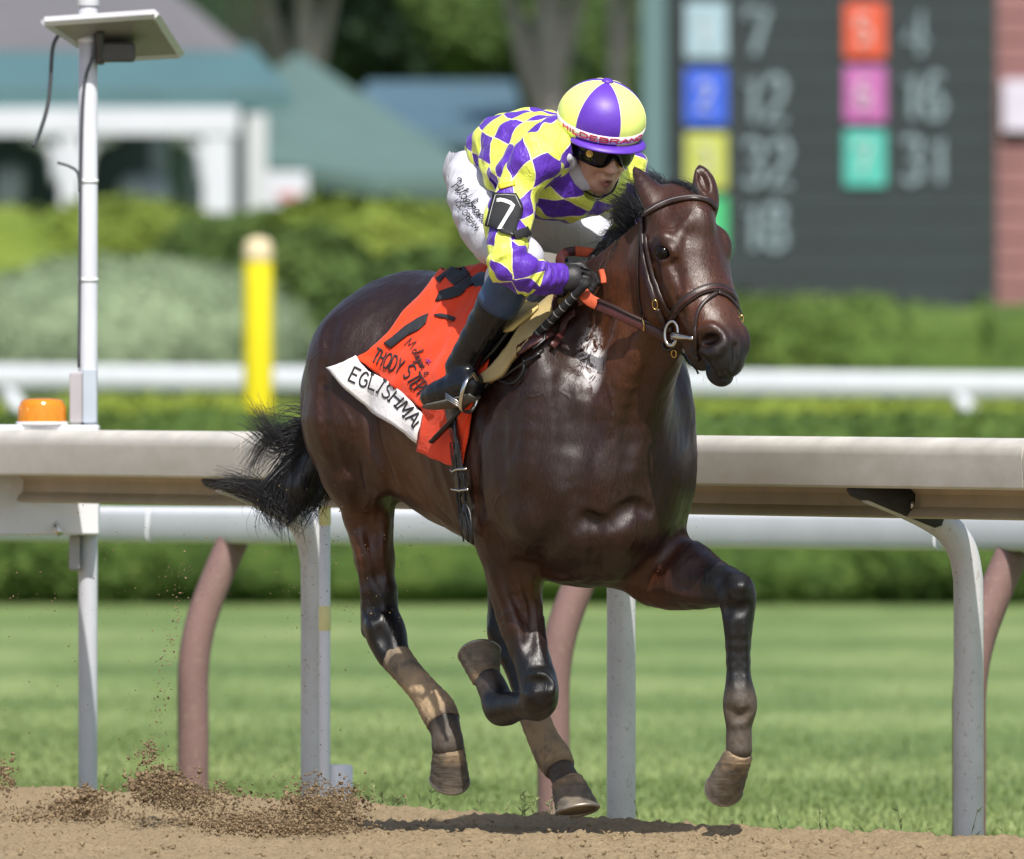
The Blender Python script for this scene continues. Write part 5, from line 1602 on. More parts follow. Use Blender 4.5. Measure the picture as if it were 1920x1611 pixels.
# ================================================================== GROUND
def fbm(x, y, seed, octs, base, rough=.5):
    """cheap lattice noise on arrays"""
    rs = np.random.default_rng(seed); out = np.zeros_like(x, float); amp = 1.0; f = base; tot = 0
    for _ in range(octs):
        T_ = rs.random((128, 128)); u = x * f + rs.random() * 99; v = y * f + rs.random() * 99
        i = np.floor(u).astype(int); j = np.floor(v).astype(int); a = u - i; b = v - j
        a = a * a * (3 - 2 * a); b = b * b * (3 - 2 * b); i %= 127; j %= 127
        out += amp * ((T_[i, j] * (1 - a) + T_[i + 1, j] * a) * (1 - b) + (T_[i, j + 1] * (1 - a) + T_[i + 1, j + 1] * a) * b)
        tot += amp; amp *= rough; f *= 2.1
    return out / tot
CRX, CRY = [], []
for px, d in ((-900, 69.2), (-300, 66.8), (0, 65.2), (300, 64.3), (600, 63.2), (1000, 61.3), (1300, 60.2), (1600, 59.1), (1920, 58.2), (2300, 57.0), (2900, 55.2)):
    CRX.append((px - 960) * d / F); CRY.append(d - D0)
def crest_y(x): return np.interp(x, CRX, CRY)
m = NM('brown track dirt', .95, .15)
dc = m.coord((1, 1, 1))
n1 = m.noise(3.0, 6, .65, co=dc); n2 = m.noise(75, 6, .75, co=dc)
c = m.ramp(n1, [(.3, (.300, .217, .118)), (.7, (.385, .287, .163))])
c = m.mix(m.rng(n2, .33, .52), m.mix(.55, c, (.12, .080, .045, 1)), m.mix(.30, c, (.52, .42, .28, 1)))
m.set('Base Color', c); m.bump(n2, .9, .018); M_DIRT = m.m
nx, ny = 560, 330
X = np.linspace(-2.9, 2.9, nx)[:, None]; S_ = np.linspace(0, 1, ny)[None, :]
near_y = -6.0
Yc = crest_y(X)
Yg = near_y + (Yc + .75 - near_y) * S_
Xg = X + 0 * Yg
d_ = Yc - Yg                                           # metres before the crest
z = -.004 + .030 * np.exp(-((d_ - .10) / .30) ** 2) - .215 * sstep(-d_, .0, .62)
z = z + .030 * (fbm(Xg, Yg, 3, 4, 1.6) - .5) + .017 * (fbm(Xg, Yg, 4, 3, 9) - .5) + .022 * np.maximum(fbm(Xg, Yg, 5, 3, 26) - .52, 0) * 2 + .014 * (fbm(Xg, Yg, 6, 2, 70) - .5)
v = np.stack([Xg, Yg, z], 2).reshape(-1, 3)
ii = np.arange(nx * ny).reshape(nx, ny)
fq = np.stack([ii[:-1, :-1], ii[1:, :-1], ii[1:, 1:], ii[:-1, 1:]], 2).reshape(-1, 4)
prop(obj('dirt_track', mesh_np('dirt_track', v, fq), M_DIRT), kind='structure')
vs = [(-120, -200, -.035), (120, -200, -.035)]
xs = np.linspace(120, -120, 121)
vs += [(x, float(np.clip(.3 - 2.37 * x, -140, 140)) - .05 if abs(x) > 2.9 else float(crest_y(x)) + .2, -.06) for x in xs]
prop(obj('track_base', mesh('track_base', vs, [tuple(range(len(vs)))]), M_DIRT, None, False), kind='structure')

m = NM('mown turf', .85, .2)
tc = m.coord((1, 1, 1))
st_ = m.n('ShaderNodeTexWave'); st_.bands_direction = 'Y'; st_.inputs['Scale'].default_value = .055; st_.inputs['Distortion'].default_value = 1.6; st_.inputs['Detail'].default_value = 2
m.l(tc, st_.inputs['Vector'])
n1 = m.noise(1.1, 7, .68, co=m.coord((.6, .06, 1))); n2 = m.noise(14, 5, .65, co=m.coord((1, .12, 1)))
g0 = m.ramp(n1, [(.38, (.060, .100, .020)), (.5, (.108, .158, .040)), (.62, (.175, .215, .075))])
g0 = m.mix(m.rng(st_.outputs['Fac'], .2, .8, 0, .55), g0, m.mix(.5, g0, (.18, .225, .085, 1)))
g0 = m.mix(m.rng(n2, .35, .7, 0, .45), g0, m.mix(.5, g0, (.045, .085, .020, 1)))
def mown(m, c):
    sp = m.n('ShaderNodeSeparateXYZ'); m.l(m.coord(), sp.inputs[0])
    ph = m.math('ADD', m.math('MULTIPLY', sp.outputs[1], .62), m.math('MULTIPLY', m.noise(.35, 3), 3.0))
    f = m.rng(m.math('SINE', ph), -.6, .6)
    return m.mix(f, m.mix(1.0, c, (.80, .84, .78, 1), 'MULTIPLY'), m.mix(1.0, c, (1.16, 1.12, 1.20, 1), 'MULTIPLY'))
m.set('Base Color', mown(m, g0)); m.set('Sheen Weight', .25); m.set('Sheen Tint', (.6, .8, .3, 1)); M_TURF = m.m
nx2, ny2 = 60, 90
gx = np.linspace(-1, 1, nx2); gx = np.sign(gx) * np.abs(gx) ** 2.2 * 900
gy = -200 + (np.linspace(0, 1, ny2) ** 2.4) * 2700
GX, GY = np.meshgrid(gx, gy, indexing='ij')
v = np.stack([GX, GY, np.full_like(GX, -.20)], 2).reshape(-1, 3)
ii = np.arange(nx2 * ny2).reshape(nx2, ny2)
fq = np.stack([ii[:-1, :-1], ii[1:, :-1], ii[1:, 1:], ii[:-1, 1:]], 2).reshape(-1, 4)
prop(obj('turf_course', mesh_np('turf_course', v, fq), M_TURF), kind='structure')

# grass blades on the turf just behind the berm, and seeding weeds at its edge
def blades(name, n, xr, yr, hr, w, mat, lean=.35, seedhead=False):
    vs = np.zeros((n, 5, 3)); 
    x = RNG.uniform(*xr, n); y = crest_y(x) + yr[0] + (np.minimum(-np.log(RNG.random(n) + 1e-6) * 9.0, 70) if yr[1] > 20 else (yr[1] - yr[0]) * RNG.random(n))
    h = RNG.uniform(*hr, n); a = RNG.uniform(0, 6.28, n); l = RNG.normal(0, lean, n) * h
    dx, dy = np.cos(a), np.sin(a)
    z0 = np.full(n, -.20)
    base = np.stack([x, y, z0], 1); up = np.stack([dx * l, dy * l, h], 1)
    sd = np.stack([-dy, dx, 0 * dx], 1) * w
    vs[:, 0] = base - sd; vs[:, 1] = base + sd
    vs[:, 2] = base + up * np.array([.35, .35, .6]) - sd * .8; vs[:, 3] = base + up * np.array([.35, .35, .6]) + sd * .8
    vs[:, 4] = base + up
    k = np.arange(n)[:, None] * 5
    tri_ = np.concatenate([k + [0, 1, 3], k + [0, 3, 2], k + [2, 3, 4]])
    return obj(name, mesh_np(name, vs.reshape(-1, 3), tri_), mat, None, False)
m = NM('grass blade', .6, .3)
oi = m.noise(6, 6, .8, co=m.coord((1, .25, .2)))
m.set('Base Color', mown(m, m.ramp(oi, [(.32, (.135, .190, .052)), (.5, (.175, .232, .076)), (.68, (.230, .278, .112))]))); m.set('Subsurface Weight', 0)
M_BLADE = m.m
prop(blades('grass', 160000, (-2.4, 2.6), (.35, 30), (.012, .030), .0024, M_BLADE, .7), kind='stuff')
m = simple('seeding weed', (.20, .24, .09, 1), .7, .35, 20)
vs, fs = [], []
mbw = MB()
for _ in range(120):
    px = random.choice([random.uniform(640, 1110), random.uniform(1380, 1760), random.uniform(0, 1920), random.uniform(660, 820)])
    x = (px - 960) / F * 62; y = float(crest_y(x)) + random.uniform(.35, 1.1)
    h = random.uniform(.10, .24); l = random.uniform(-.08, .08)
    top = V(x + l, y + random.uniform(-.05, .05), -.20 + h + .05)
    P = spline([V(x, y, -.22), V(x + l * .3, y, -.22 + h * .6), top], 6)
    mbw.tube(P, [.0014, .0013, .0012, .0011, .001, .0008], 4)
    for k in range(random.randint(4, 9)):
        q = P[3] + (P[5] - P[3]) * random.random(); e = q + V(random.uniform(-.018, .018), random.uniform(-.01, .01), random.uniform(.004, .022))
        mbw.tube([q, q * .5 + e * .5, e], [.0012, .0022, .0006], 4)
prop(mbw.build('weeds', m), kind='stuff')

# ================================================================== RAILS
m = NM('white rail paint', .38, .5)
rn = m.noise(5, 6, .65, co=m.coord((1, 1, 3))); rd = m.noise(60, 5, .7)
c = m.ramp(rn, [(.3, (.50, .465, .395)), (.7, (.62, .59, .53))])
c = m.mix(m.rng(rd, .60, .80, 0, .55), c, (.42, .34, .24, 1)); m.set('Base Color', c)
m.set('Roughness', m.rng(rn, .3, .7, .32, .55)); M_RAIL = m.m
def scuffed(name, col, rough, spat, amt=.6):
    m = NM(name, rough, .45); c = np.array(col[:3])
    base = m.ramp(m.noise(5, 5, .6), [(.3, c * .88), (.7, np.minimum(c * 1.1, 1))])
    sp = m.n('ShaderNodeSeparateXYZ'); m.l(m.coord(), sp.inputs[0])
    low = m.rng(m.n('ShaderNodeNewGeometry').outputs['Position'], 0, 1) if False else m.noise(55, 5, .75)
    d = m.rng(low, .57, .66); d2 = m.rng(m.noise(3, 5, .7, co=m.coord((1, 1, .25))), .52, .72, 0, .35)
    m.set('Base Color', m.mix(m.math('MULTIPLY', d, amt), m.mix(d2, base, (.34, .27, .19, 1)), spat)); m.bump(m.noise(30, 4), .05, .01); return m.m
M_RPOST = scuffed('grey painted pipe', (.52, .52, .53, 1), .38, (.26, .18, .11, 1), .5)
M_BRACK = simple('dark rubber bracket', (.030, .030, .032, 1), .8, .3, 25, .2)
M_WRAIL = simple('white plastic rail', (.66, .67, .71, 1), .42, .05, 5)
M_BROWN = scuffed('brown padded post', (.185, .108, .100, 1), .72, (.34, .26, .19, 1), .5)
def R1(t, n, z): return V(.318 + .356 * t - .934 * n, 2.15 - .934 * t - .356 * n, z)
rail = thing('track_rail', 'broad cream inner rail on curved grey posts beside the dirt', 'rail', tuple(R1(0, 0, 0)))
def extrude(prof, P, t0, t1, n, name, mat, parent, closed=True):
    vs = []; k = len(prof)
    for t in np.linspace(t0, t1, n):
        for a, b in prof: vs.append(P(t, a, b))
    fs = []
    for i in range(n - 1):
        for j in range(k if closed else k - 1):
            a = i * k + j; b = i * k + (j + 1) % k
            fs.append((a, b, b + k, a + k))
    if closed: fs += [tuple(range(k - 1, -1, -1)), tuple((n - 1) * k + j for j in range(k))]
    o = obj(name, mesh(name, vs, fs), mat, parent); auto_smooth(o, 35); return o
def zr(t): return -.0015 * t
top_z = 1.120
prof = [(.37, .985), (.374, 1.07), (.372, 1.090), (.362, 1.106), (.345, 1.116), (.32, 1.120), (.06, 1.116), (.05, 1.105), (.055, 1.100), (.32, 1.106), (.345, 1.098), (.356, 1.085), (.358, .990), (.350, .982), (.362, .978)]
seams = [-26, -14.6, -8.4, -2.2, 4.0, 10.2, 22]
for a, b in zip(seams[:-1], seams[1:]):
    extrude(prof, lambda t, n, z: R1(t, n, z), a + .004, b - .004, 4, 'rail_cover', M_RAIL, rail)
extrude([(.18, 1.108), (.18, .990), (.192, .975), (.180, .960), (.182, .925), (.196, .912), (.200, .897), (.188, .892), (.174, .905), (.168, .960), (.168, 1.108)], R1, -26, 22, 4, 'back_panel', simple('bounce tinted back panel', (.40, .33, .24, 1), .55, .15, 5), rail)  # tan stands in for shade and light bounced off the dirt
for k in range(-9, 8):
    t = k * 2.57 + (.12 if k == 1 else 0)
    if k == -2: continue
    mb = MB(); path = [R1(t, 0, -.35), R1(t, 0, .30), R1(t, 0, .66), R1(t, .004, .74), R1(t, .022, .81), R1(t, .065, .865), R1(t, .13, .905), R1(t, .22, .945), R1(t, .30, .975)]
    mb.tube(spline(path, 36), .042, 18)
    p = mb.build('post', M_RPOST, rail)
    mb = MB(); ax = unit(R1(t, .33, .985) - R1(t, .10, .895)); sd = V(.356, -.934, 0)
    mb.box(R1(t, .215, .945), (.27, .10, .075), np.stack([ax, sd, np.cross(ax, sd)]), .012)
    mb.build('bracket', M_BRACK, p)
    for s_ in (-1, 1):
        mb = MB(); mb.lathe(R1(t + .085 * s_, .20, .93), V(-.934, -.356, 0), [(.010, 0), (.010, .008), (.006, .010)], 8)
        mb.build('bolt', M_STEEL, p)
# white marker stake beside the left-hand post
stake = thing('marker_stake', 'thin white stake with pale yellow bands in a white footing', 'stake', tuple(at(612, 1500, 3.9)))
def col_(px, y, z0, z1, r, name, mat, parent, n=16, r2=None):
    p = at(px, 0, y); mb = MB(); mb.lathe(V(p[0], y, z0), HU, [(r * .96, 0), (r, .004), (r2 or r, z1 - z0 - .006), ((r2 or r) * .85, z1 - z0)], n); o = mb.build(name, mat, parent); auto_smooth(o, 50); return o
col_(609, 3.9, -.2, .92, .0165, 'stake', M_WRAIL, stake)
M_REF = simple('pale yellow reflector', (.72, .66, .30, 1), .5, .05)
for za, zb in ((.84, .90), (.525, .60)): col_(609, 3.9, za, zb, .0185, 'band', M_REF, stake)
o = col_(632, 3.95, -.2, .122, .047, 'footing', M_WRAIL, stake)

def R2(t, n, z): return V(.105 + .43 * t + .903 * n, 10.15 - .903 * t + .43 * n, z)
rail2 = thing('turf_rail', 'slim white rail carried on brown padded posts along the turf', 'rail', tuple(R2(0, 0, 0)))
prof2 = [(.058 * np.sign(math.cos(a)) * abs(math.cos(a)) ** .5, .783 + .062 * np.sign(math.sin(a)) * abs(math.sin(a)) ** .45) for a in np.linspace(0, 2 * math.pi, 24, endpoint=False)]
for a, b in ((-22, -9.03), (-9, -3.03), (-3, 2.97), (3, 8.97), (9, 20)):
    extrude(prof2, lambda t, n, z: R2(t, n, z + .0036 * t - .0), a, b, 3, 'rail_tube', M_WRAIL, rail2)
p0 = np.array([R2(t, 0, 0) for t in np.linspace(-12, 12, 400)]); pxs = 960 + F * p0[:, 0] / (D0 + p0[:, 1])
for px in (-1080, -340, 440, 1118, 1900, 2700):
    t = np.interp(px, pxs, np.linspace(-12, 12, 400))
    mb = MB(); mb.tube(spline([R2(t, -.155, -.55), R2(t, -.155, .1), R2(t, -.153, .30), R2(t, -.125, .45), R2(t, -.065, .60), R2(t, .0, .735)], 26), .053, 16)
    p = mb.build('post', M_BROWN, rail2)
    mb = MB(); mb.tube([R2(t, -.015, .70), R2(t, .006, .745)], .034, 12); mb.build('collar', M_WRAIL, p)

# ================================================================== WARNING LIGHT MAST (left)
YM = 6.6
mast = thing('light_mast', 'white warning light mast with solar panel and amber beacon behind the rail', 'light mast', tuple(at(165, 1500, YM)))
col_(165, YM, -.2, 2.60, .030, 'pole', simple('white enamelled pipe', (.52, .53, .58, 1), .35, .06, 5), mast, 20)
col_(165, YM, 2.44, 2.75, .036, 'pole_cap', M_WRAIL, mast, 20)
def pxbox(name, x0, y0, x1, y1, yc, depth, mat, parent, bev=.006):
    a = at(x0, y1, yc); b = at(x1, y0, yc); mb = MB()
    mb.box((a + b) / 2, (b[0] - a[0], depth, b[2] - a[2]), None, bev); return mb.build(name, mat, parent, False)
M_CAB = simple('white cabinet paint', (.70, .71, .75, 1), .45, .06, 6)
cabn = pxbox('cabinet', -190, 797, 186, 1003, YM, .26, M_CAB, mast)
mb = MB(); q = at(105, 985, YM - .14); mb.tube([q, q + V(0, -.03, -.005), q + V(.015, -.035, -.03)], .010, 8); mb.build('latch', M_STEEL, cabn)
pxbox('control_box', 131, 697, 155, 795, YM - .05, .10, simple('grey control box', (.36, .34, .36, 1), .5, .08, 8), mast)
pxbox('control_box', 155.5, 690, 182, 795, YM - .06, .09, simple('blue grey box', (.40, .45, .52, 1), .5, .08, 8), mast)
pxbox('lower_box', 130, 1003, 150, 1070, YM - .02, .08, simple('grey control box ', (.36, .36, .38, 1), .5), mast)
am_ = NM('amber lens', .12, .6, (.85, .30, .012, 1)); am_.set('Transmission Weight', .35); am_.set('Subsurface Weight', .3); am_.set('Subsurface Radius', (.05, .02, .004)); M_AMB = am_.m
q = at(79, 797, YM - .08); mb = MB(); mb.lathe(q, HU, [(.080, .0), (.082, .008), (.078, .010)], 24); bs = mb.build('beacon_base', M_CAB, mast)
mb = MB(); mb.lathe(q + V(0, 0, .010), HU, [(.076, 0), (.076, .012), (.072, .045), (.068, .062), (.058, .070), (.02, .073)], 28); o = mb.build('beacon', M_AMB, mast); auto_smooth(o, 40)
mb = MB()
for k in range(14):
    a = 2 * math.pi * k / 14; mb.tube([q + V(.075 * math.cos(a), .075 * math.sin(a), .014), q + V(.071 * math.cos(a), .071 * math.sin(a), .060)], .0022, 5)
mb.build('rib', M_AMB, o)
q4 = [at(84, 44, YM - .16), at(290, 30, YM - .16), at(338, 104, YM + .18), at(188, 113, YM + .18)]
c0 = sum(q4) / 4; a0 = unit(q4[1] - q4[0]); a1 = unit(q4[3] - q4[0]); nz_ = unit(np.cross(a0, a1)); nz_ = nz_ if nz_[2] > 0 else -nz_
Rp = np.stack([a0, a1 - a0 * (a0 @ a1), nz_])
mb = MB(); mb.add([q for q in q4] + [q + nz_ * .018 for q in q4], [(3, 2, 1, 0), (4, 5, 6, 7), (0, 1, 5, 4), (1, 2, 6, 5), (2, 3, 7, 6), (3, 0, 4, 7)])
pn = mb.build('solar_panel', simple('grey panel back', (.20, .19, .18, 1), .5, .15, 10), mast, False)
M_ALU = simple('pale aluminium', (.50, .50, .52, 1), .4, .08, 10, metal=.3)
for i in range(4):
    mb = MB(); mb.tube([q4[i] + nz_ * .006, q4[(i + 1) % 4] + nz_ * .006], .015, 4); mb.build('frame', M_ALU, pn, False)
mb = MB(); mb.box(at(222, 98, YM), (.105, .10, .062), None, .008); mb.tube([at(187, 60, YM - .06), at(188, 120, YM - .03)], .013, 8); mb.build('lamp_housing', simple('dark lamp housing', (.05, .048, .045, 1), .5, .2, 20), mast, False)
M_CABLE = simple('dark cable', (.06, .065, .075, 1), .6)
mb = MB(); mb.tube(spline([at(112, 62, YM - .06), at(99, 90, YM - .06), at(94, 160, YM - .05), at(88, 205, YM - .05), at(72, 255, YM - .04), at(62, 275, YM - .04)], 24), .0062, 6)
mb.tube(spline([at(178, 50, YM - .05), at(176, 100, YM - .045), at(158, 160, YM - .036), at(152, 300, YM - .036), at(150, 480, YM - .036), at(148, 690, YM - .036)], 30), .0050, 6)
mb.tube(spline([at(108, 305, YM - .04), at(130, 312, YM - .04), at(146, 325, YM - .036), at(149, 360, YM - .036)], 14), .0045, 6)
mb.build('cable', M_CABLE, mast)
for yy in (75, 340, 525): 
    p = at(165, yy, YM); mb = MB(); mb.tube([p - V(0, 0, .006), p + V(0, 0, .006)], .0322, 20); mb.build('clamp', M_CAB, mast)

# ================================================================== HEDGES, SHRUBS, TREES
def leafmat(name, a, b, c):
    m = NM(name, .65, .25)
    n = m.noise(1.3, 5, .65); n2 = m.noise(9, 5, .7)
    col = m.ramp(m.math('ADD', m.math('MULTIPLY', n, .55), m.math('MULTIPLY', n2, .45)), [(.32, a), (.5, b), (.66, c)])
    m.set('Base Color', col); m.bump(n2, .8, .12); return m.m
def leaf_faces(P, N, size, rs):
    n = len(P)
    a = rs.normal(size=(n, 3)); a -= N * (a * N).sum(1)[:, None] * .4; a /= np.linalg.norm(a, axis=1)[:, None]
    b = np.cross(a, N + rs.normal(size=(n, 3)) * .5); b /= np.linalg.norm(b, axis=1)[:, None] + 1e-9
    s = size * (.5 + rs.random(n))[:, None]
    v = np.stack([P - a * s, P + b * s * .5, P + a * s, P - b * s * .5], 1).reshape(-1, 3)
    return v, np.arange(n * 4).reshape(-1, 4)
def blob(name, c, semi, mat, parent, leaves, leaf, seed, rough=.16, flat=2.0, freq=2.2, res=(64, 40)):
    """uneven crown: rough body plus leaf faces; flat>2 gives a boxier (clipped) outline"""
    rs = np.random.default_rng(seed); nu, nvv = res
    th = np.linspace(0, 2 * math.pi, nu, endpoint=False)[:, None]; ph = np.linspace(-1.45, 1.45, nvv)[None, :]
    e = 2 / flat
    sg = lambda q: np.sign(q) * np.abs(q) ** e
    D = np.stack([sg(np.cos(th)) * sg(np.cos(ph)), sg(np.sin(th)) * sg(np.cos(ph)), sg(np.sin(ph)) + 0 * th], 2)
    P = D * np.array(semi)
    q = P.reshape(-1, 3)
    nz = fbm(q[:, 0] + q[:, 2] * .7 + 31, q[:, 1] + q[:, 2] + 17, seed, 4, freq, .6).reshape(nu, nvv) - .5
    U = D / (np.linalg.norm(D, axis=2)[..., None] + 1e-9)
    P = P + U * (nz * rough * 2 * min(semi))[..., None] + np.array(c)
    v = P.reshape(-1, 3); ii = np.arange(nu * nvv).reshape(nu, nvv)
    fq = np.stack([ii, np.roll(ii, -1, 0), np.roll(np.roll(ii, -1, 0), -1, 1), np.roll(ii, -1, 1)], 2)[:, :-1].reshape(-1, 4)
    k = rs.integers(0, len(v), leaves); nrm_ = U.reshape(-1, 3)[k]
    LP = v[k] + rs.normal(size=(leaves, 3)) * (np.array(semi) / np.array([nu / 6, nu / 6, nvv / 3])) * .5 + nrm_ * rs.uniform(-.2, .9, leaves)[:, None] * leaf
    lv_, lf_ = leaf_faces(LP, nrm_, leaf, rs)
    return obj(name, mesh_np(name, np.vstack([v, lv_]), np.vstack([fq, lf_ + len(v)])), mat, parent)
G_HEDGE = leafmat('clipped hedge', (.024, .050, .010), (.075, .135, .024), (.165, .235, .050))
G_LIME = leafmat('lime hedge', (.085, .135, .018), (.155, .222, .032), (.255, .31, .055))
G_MID = leafmat('mid green shrub', (.030, .062, .018), (.075, .130, .030), (.135, .200, .050))
G_DARK = leafmat('dark foliage', (.010, .022, .014), (.024, .050, .024), (.060, .095, .034))
G_SAGE = leafmat('sage foliage', (.150, .205, .120), (.235, .310, .185), (.30, .375, .235))
G_LIME2 = leafmat('brightened lime growth', (.13, .19, .022), (.22, .285, .036), (.32, .37, .06))  # new growth colour, brightened so the hedge front looks sunlit
G_MIDL = leafmat('smooth green hedge', (.040, .075, .014), (.085, .145, .026), (.140, .205, .042))
M_STEM = simple('brown stem', (.10, .075, .05, 1), .9, .3, 6)
def hedge(name, label, x0, x1, y0, y1, depth, zb, zt, mat, seed, leaves, group=None, leaf=.05):
    """hedge from pixel columns x0..x1 standing between depths"""
    ym = (y0 + y1) / 2; a = at(x0, 0, ym); b = at(x1, 0, ym)
    h = thing(name, label, 'hedge', ((a[0] + b[0]) / 2, ym, zb), group)
    blob('foliage', ((a[0] + b[0]) / 2, ym, (zb + zt) / 2), ((b[0] - a[0]) / 2, depth / 2, (zt - zb) / 2), mat, h, leaves, leaf, seed, .17, 6.0, 2.6, (420, 60))
    mb = MB()
    for k in range(7):
        x = a[0] + (b[0] - a[0]) * (k + .5) / 7; mb.tube([V(x, ym, zb - .1), V(x + .05, ym, (zb + zt) / 2)], .03, 6)
    mb.build('stems', M_STEM, h); prop(h.children[-1], kind='stuff'); return h
hedge('clipped_hedge', 'long low clipped hedge along the far edge of the mown turf', -400, 2300, 73, 80, 4.2, -.25, .95, G_HEDGE, 21, 26000)
hedge('clipped_hedge', 'lime green low hedge just behind the long turf-edge hedge', -400, 2300, 99, 105, 4.0, -.3, 1.00, G_LIME2, 22, 16000)
hedge('clipped_hedge', 'tall smooth green hedge in front of the dark results board', 1180, 2500, 112, 120, 4.5, -.3, 1.78, G_MIDL, 23, 22000, leaf=.06)
hedge('clipped_hedge', 'bright hedge below the white columns of the pavilion', -500, 450, 138, 144, 4.5, -.3, 2.72, G_LIME, 24, 18000, leaf=.07)
def shrub(label, px, py, rx, ry, y, mat, seed, leaves=9000, cat='shrub', leaf=.07, flat=2.3, rough=.22):
    c = at(px, py, y); k = (D0 + y) / F
    h = thing('shrub', label, cat, (c[0], y, -.2))
    blob('foliage', c, (rx * k, rx * k * .8, ry * k), mat, h, leaves, leaf, seed, rough, flat)
    mb = MB(); mb.tube([V(c[0], y, -.4), V(c[0] + .1, y, c[2])], [.12, .06], 8); mb.build('stem', M_STEM, h)
shrub('pale sage mound of foliage behind the amber beacon and white rail', 235, 660, 340, 165, 106, G_SAGE, 31, 14000, leaf=.03, rough=.05)
shrub('dark round shrub between the yellow post and the horse', 560, 600, 150, 150, 118, G_MID, 32)
shrub('broad lime-topped shrub behind the jockey and the pale wall', 690, 590, 270, 190, 126, G_LIME, 33, 12000)
shrub('dark green shrub low behind the horse rump', 850, 640, 200, 150, 116, G_MID, 34)
shrub('mid green shrub below the teal roof edge', 480, 520, 180, 110, 132, G_MID, 35)

# third rail
M_WRAIL3 = simple('weathered white rail', (.50, .53, .57, 1), .5, .05, 5)
rail3 = thing('far_rail', 'blurred white far rail with short slanting legs before the shrubs', 'rail', tuple(at(960, 750, 96)))
def R3(t, n, z): return V(t, 97 - 1.4 * t / 4 * .6 + n, z)
prof3 = [(.07 * math.cos(a), .095 * np.sign(math.sin(a)) * abs(math.sin(a)) ** .5) for a in np.linspace(0, 2 * math.pi, 20, endpoint=False)]
for a, b in ((-30, -4.02), (-4, 3.98), (4, 30)):
    extrude(prof3, lambda t, n, z: R3(t, n, z + 1.185 - .0085 * t), a, b, 3, 'rail_tube', M_WRAIL3, rail3)
for px in (35, 1815, -1700, 3500):
    p = at(px, 0, 97); t = p[0]
    mb = MB(); mb.tube([R3(t - .10, 0, 1.14), R3(t + .06, -.05, .85), R3(t + .08, -.05, -.3)], .062, 12); mb.build('leg', M_WRAIL3, rail3)

# yellow pole
M_YEL = simple('yellow enamel', (.83, .70, .015, 1), .45, .04, 5)
yp = thing('yellow_pole', 'upright yellow distance pole with a cream top', 'pole', tuple(at(484, 780, 82)))
yr_ = 28 * 142 / F
col_(484, 82, -.3, at(0, 490, 82)[2], yr_, 'shaft', M_YEL, yp, 20)
p = at(484, 490, 82); mb = MB(); mb.lathe(p, HU, [(yr_ * .98, .002), (yr_, .02), (yr_ * .95, .10), (yr_ * .7, .145), (.01, .16)], 20); mb.build('pole_cap', simple('cream cap', (.60, .50, .32, 1), .6), yp)

# ================================================================== BUILDINGS AND BOARD BEHIND
M_PWHITE = simple('white painted timber', (.55, .57, .62, 1), .6, .05, 2)
M_TEAL = simple('teal roof', (.062, .138, .150, 1), .65, .12, 1.5, .1)
M_TEAL2 = simple('grey green roof', (.085, .145, .132, 1), .7, .12, 1.5, .1)
M_BLUE = simple('blue grey roof', (.066, .125, .170, 1), .65, .12, 1.5)
M_GREYR = simple('grey shingle roof', (.125, .122, .130, 1), .8, .12, 2)
M_DKWALL = simple('dark green wall', (.025, .045, .048, 1), .8, .25, 1)
YP = 150
pav = thing('pavilion', 'open pavilion with white columns and a teal hipped roof', 'pavilion', tuple(at(200, 480, YP)))
def slab(name, pts, y0, y1, mat, parent, th=.0):
    """sloping sheet through pixel points given as (px,py,y) front and back edges"""
    vs = [at(*q) for q in pts]; n = len(vs)
    up = V(0, 0, -.18)
    vs2 = [v + up for v in vs]
    fs = [tuple(range(n)), tuple(range(2 * n - 1, n - 1, -1))] + [(i, i + n, (i + 1) % n + n, (i + 1) % n) for i in range(n)]
    return obj(name, mesh(name, vs + vs2, fs), mat, parent, False)
for x0, x1 in ((-330, -275), (113, 152), (381, 436), (-110, -70)):
    c_ = pxbox('column', x0, 250, x1, 500, YP, .24, M_PWHITE, pav)
for x, s_ in ((132, -1), (132, 1), (408, -1)):
    mb = MB(); P = [at(x + s_ * 22, 250 + 95, YP), at(x + s_ * 30, 290, YP), at(x + s_ * 55, 262, YP), at(x + s_ * 85, 252, YP)]
    mb.tube(spline(P, 12), .075, 6); mb.build('arch_brace', M_PWHITE, pav)
pxbox('beam', -400, 203, 448, 253, YP, .28, M_PWHITE, pav)
pxbox('fascia', -400, 165, 520, 203, YP + .3, .5, M_TEAL2, pav)
slab('roof', [(-420, 168, YP - .05), (548, 172, YP - .05), (470, 84, YP + 3.5), (-420, 84, YP + 3.5)], 0, 0, M_TEAL, pav)
slab('upper_roof', [(-420, 92, YP + 3.0), (455, 92, YP + 3.0), (300, -40, YP + 6.0), (-420, -60, YP + 6.0)], 0, 0, M_GREYR, pav)
for x0, x1 in ((462, 500),):
    pxbox('column', x0, 215, x1, 440, YP + 4, .24, M_PWHITE, pav)
pxbox('rear_wall', -420, 205, 480, 520, YP + 7, .3, M_DKWALL, pav)
for x0, x1 in ((318, 352),):
    pxbox('inner_post', x0, 250, x1, 470, YP + 3, .2, simple('grey green post', (.10, .15, .14, 1), .7), pav)
lodge = thing('teal_lodge', 'low building with sloping grey green roof beside the pavilion', 'building', tuple(at(680, 480, YP + 10)))
slab('roof', [(452, 175, YP + 9), (500, 305, YP + 6), (700, 334, YP + 5.5), (910, 330, YP + 6), (760, 250, YP + 9), (560, 98, YP + 13)], 0, 0, M_TEAL2, lodge)
pxbox('wall', 470, 300, 905, 520, YP + 9, .4, M_DKWALL, lodge)
barn = thing('blue_roofed_barn', 'far shed with a blue grey roof under the dark trees', 'building', tuple(at(830, 480, YP + 22)))
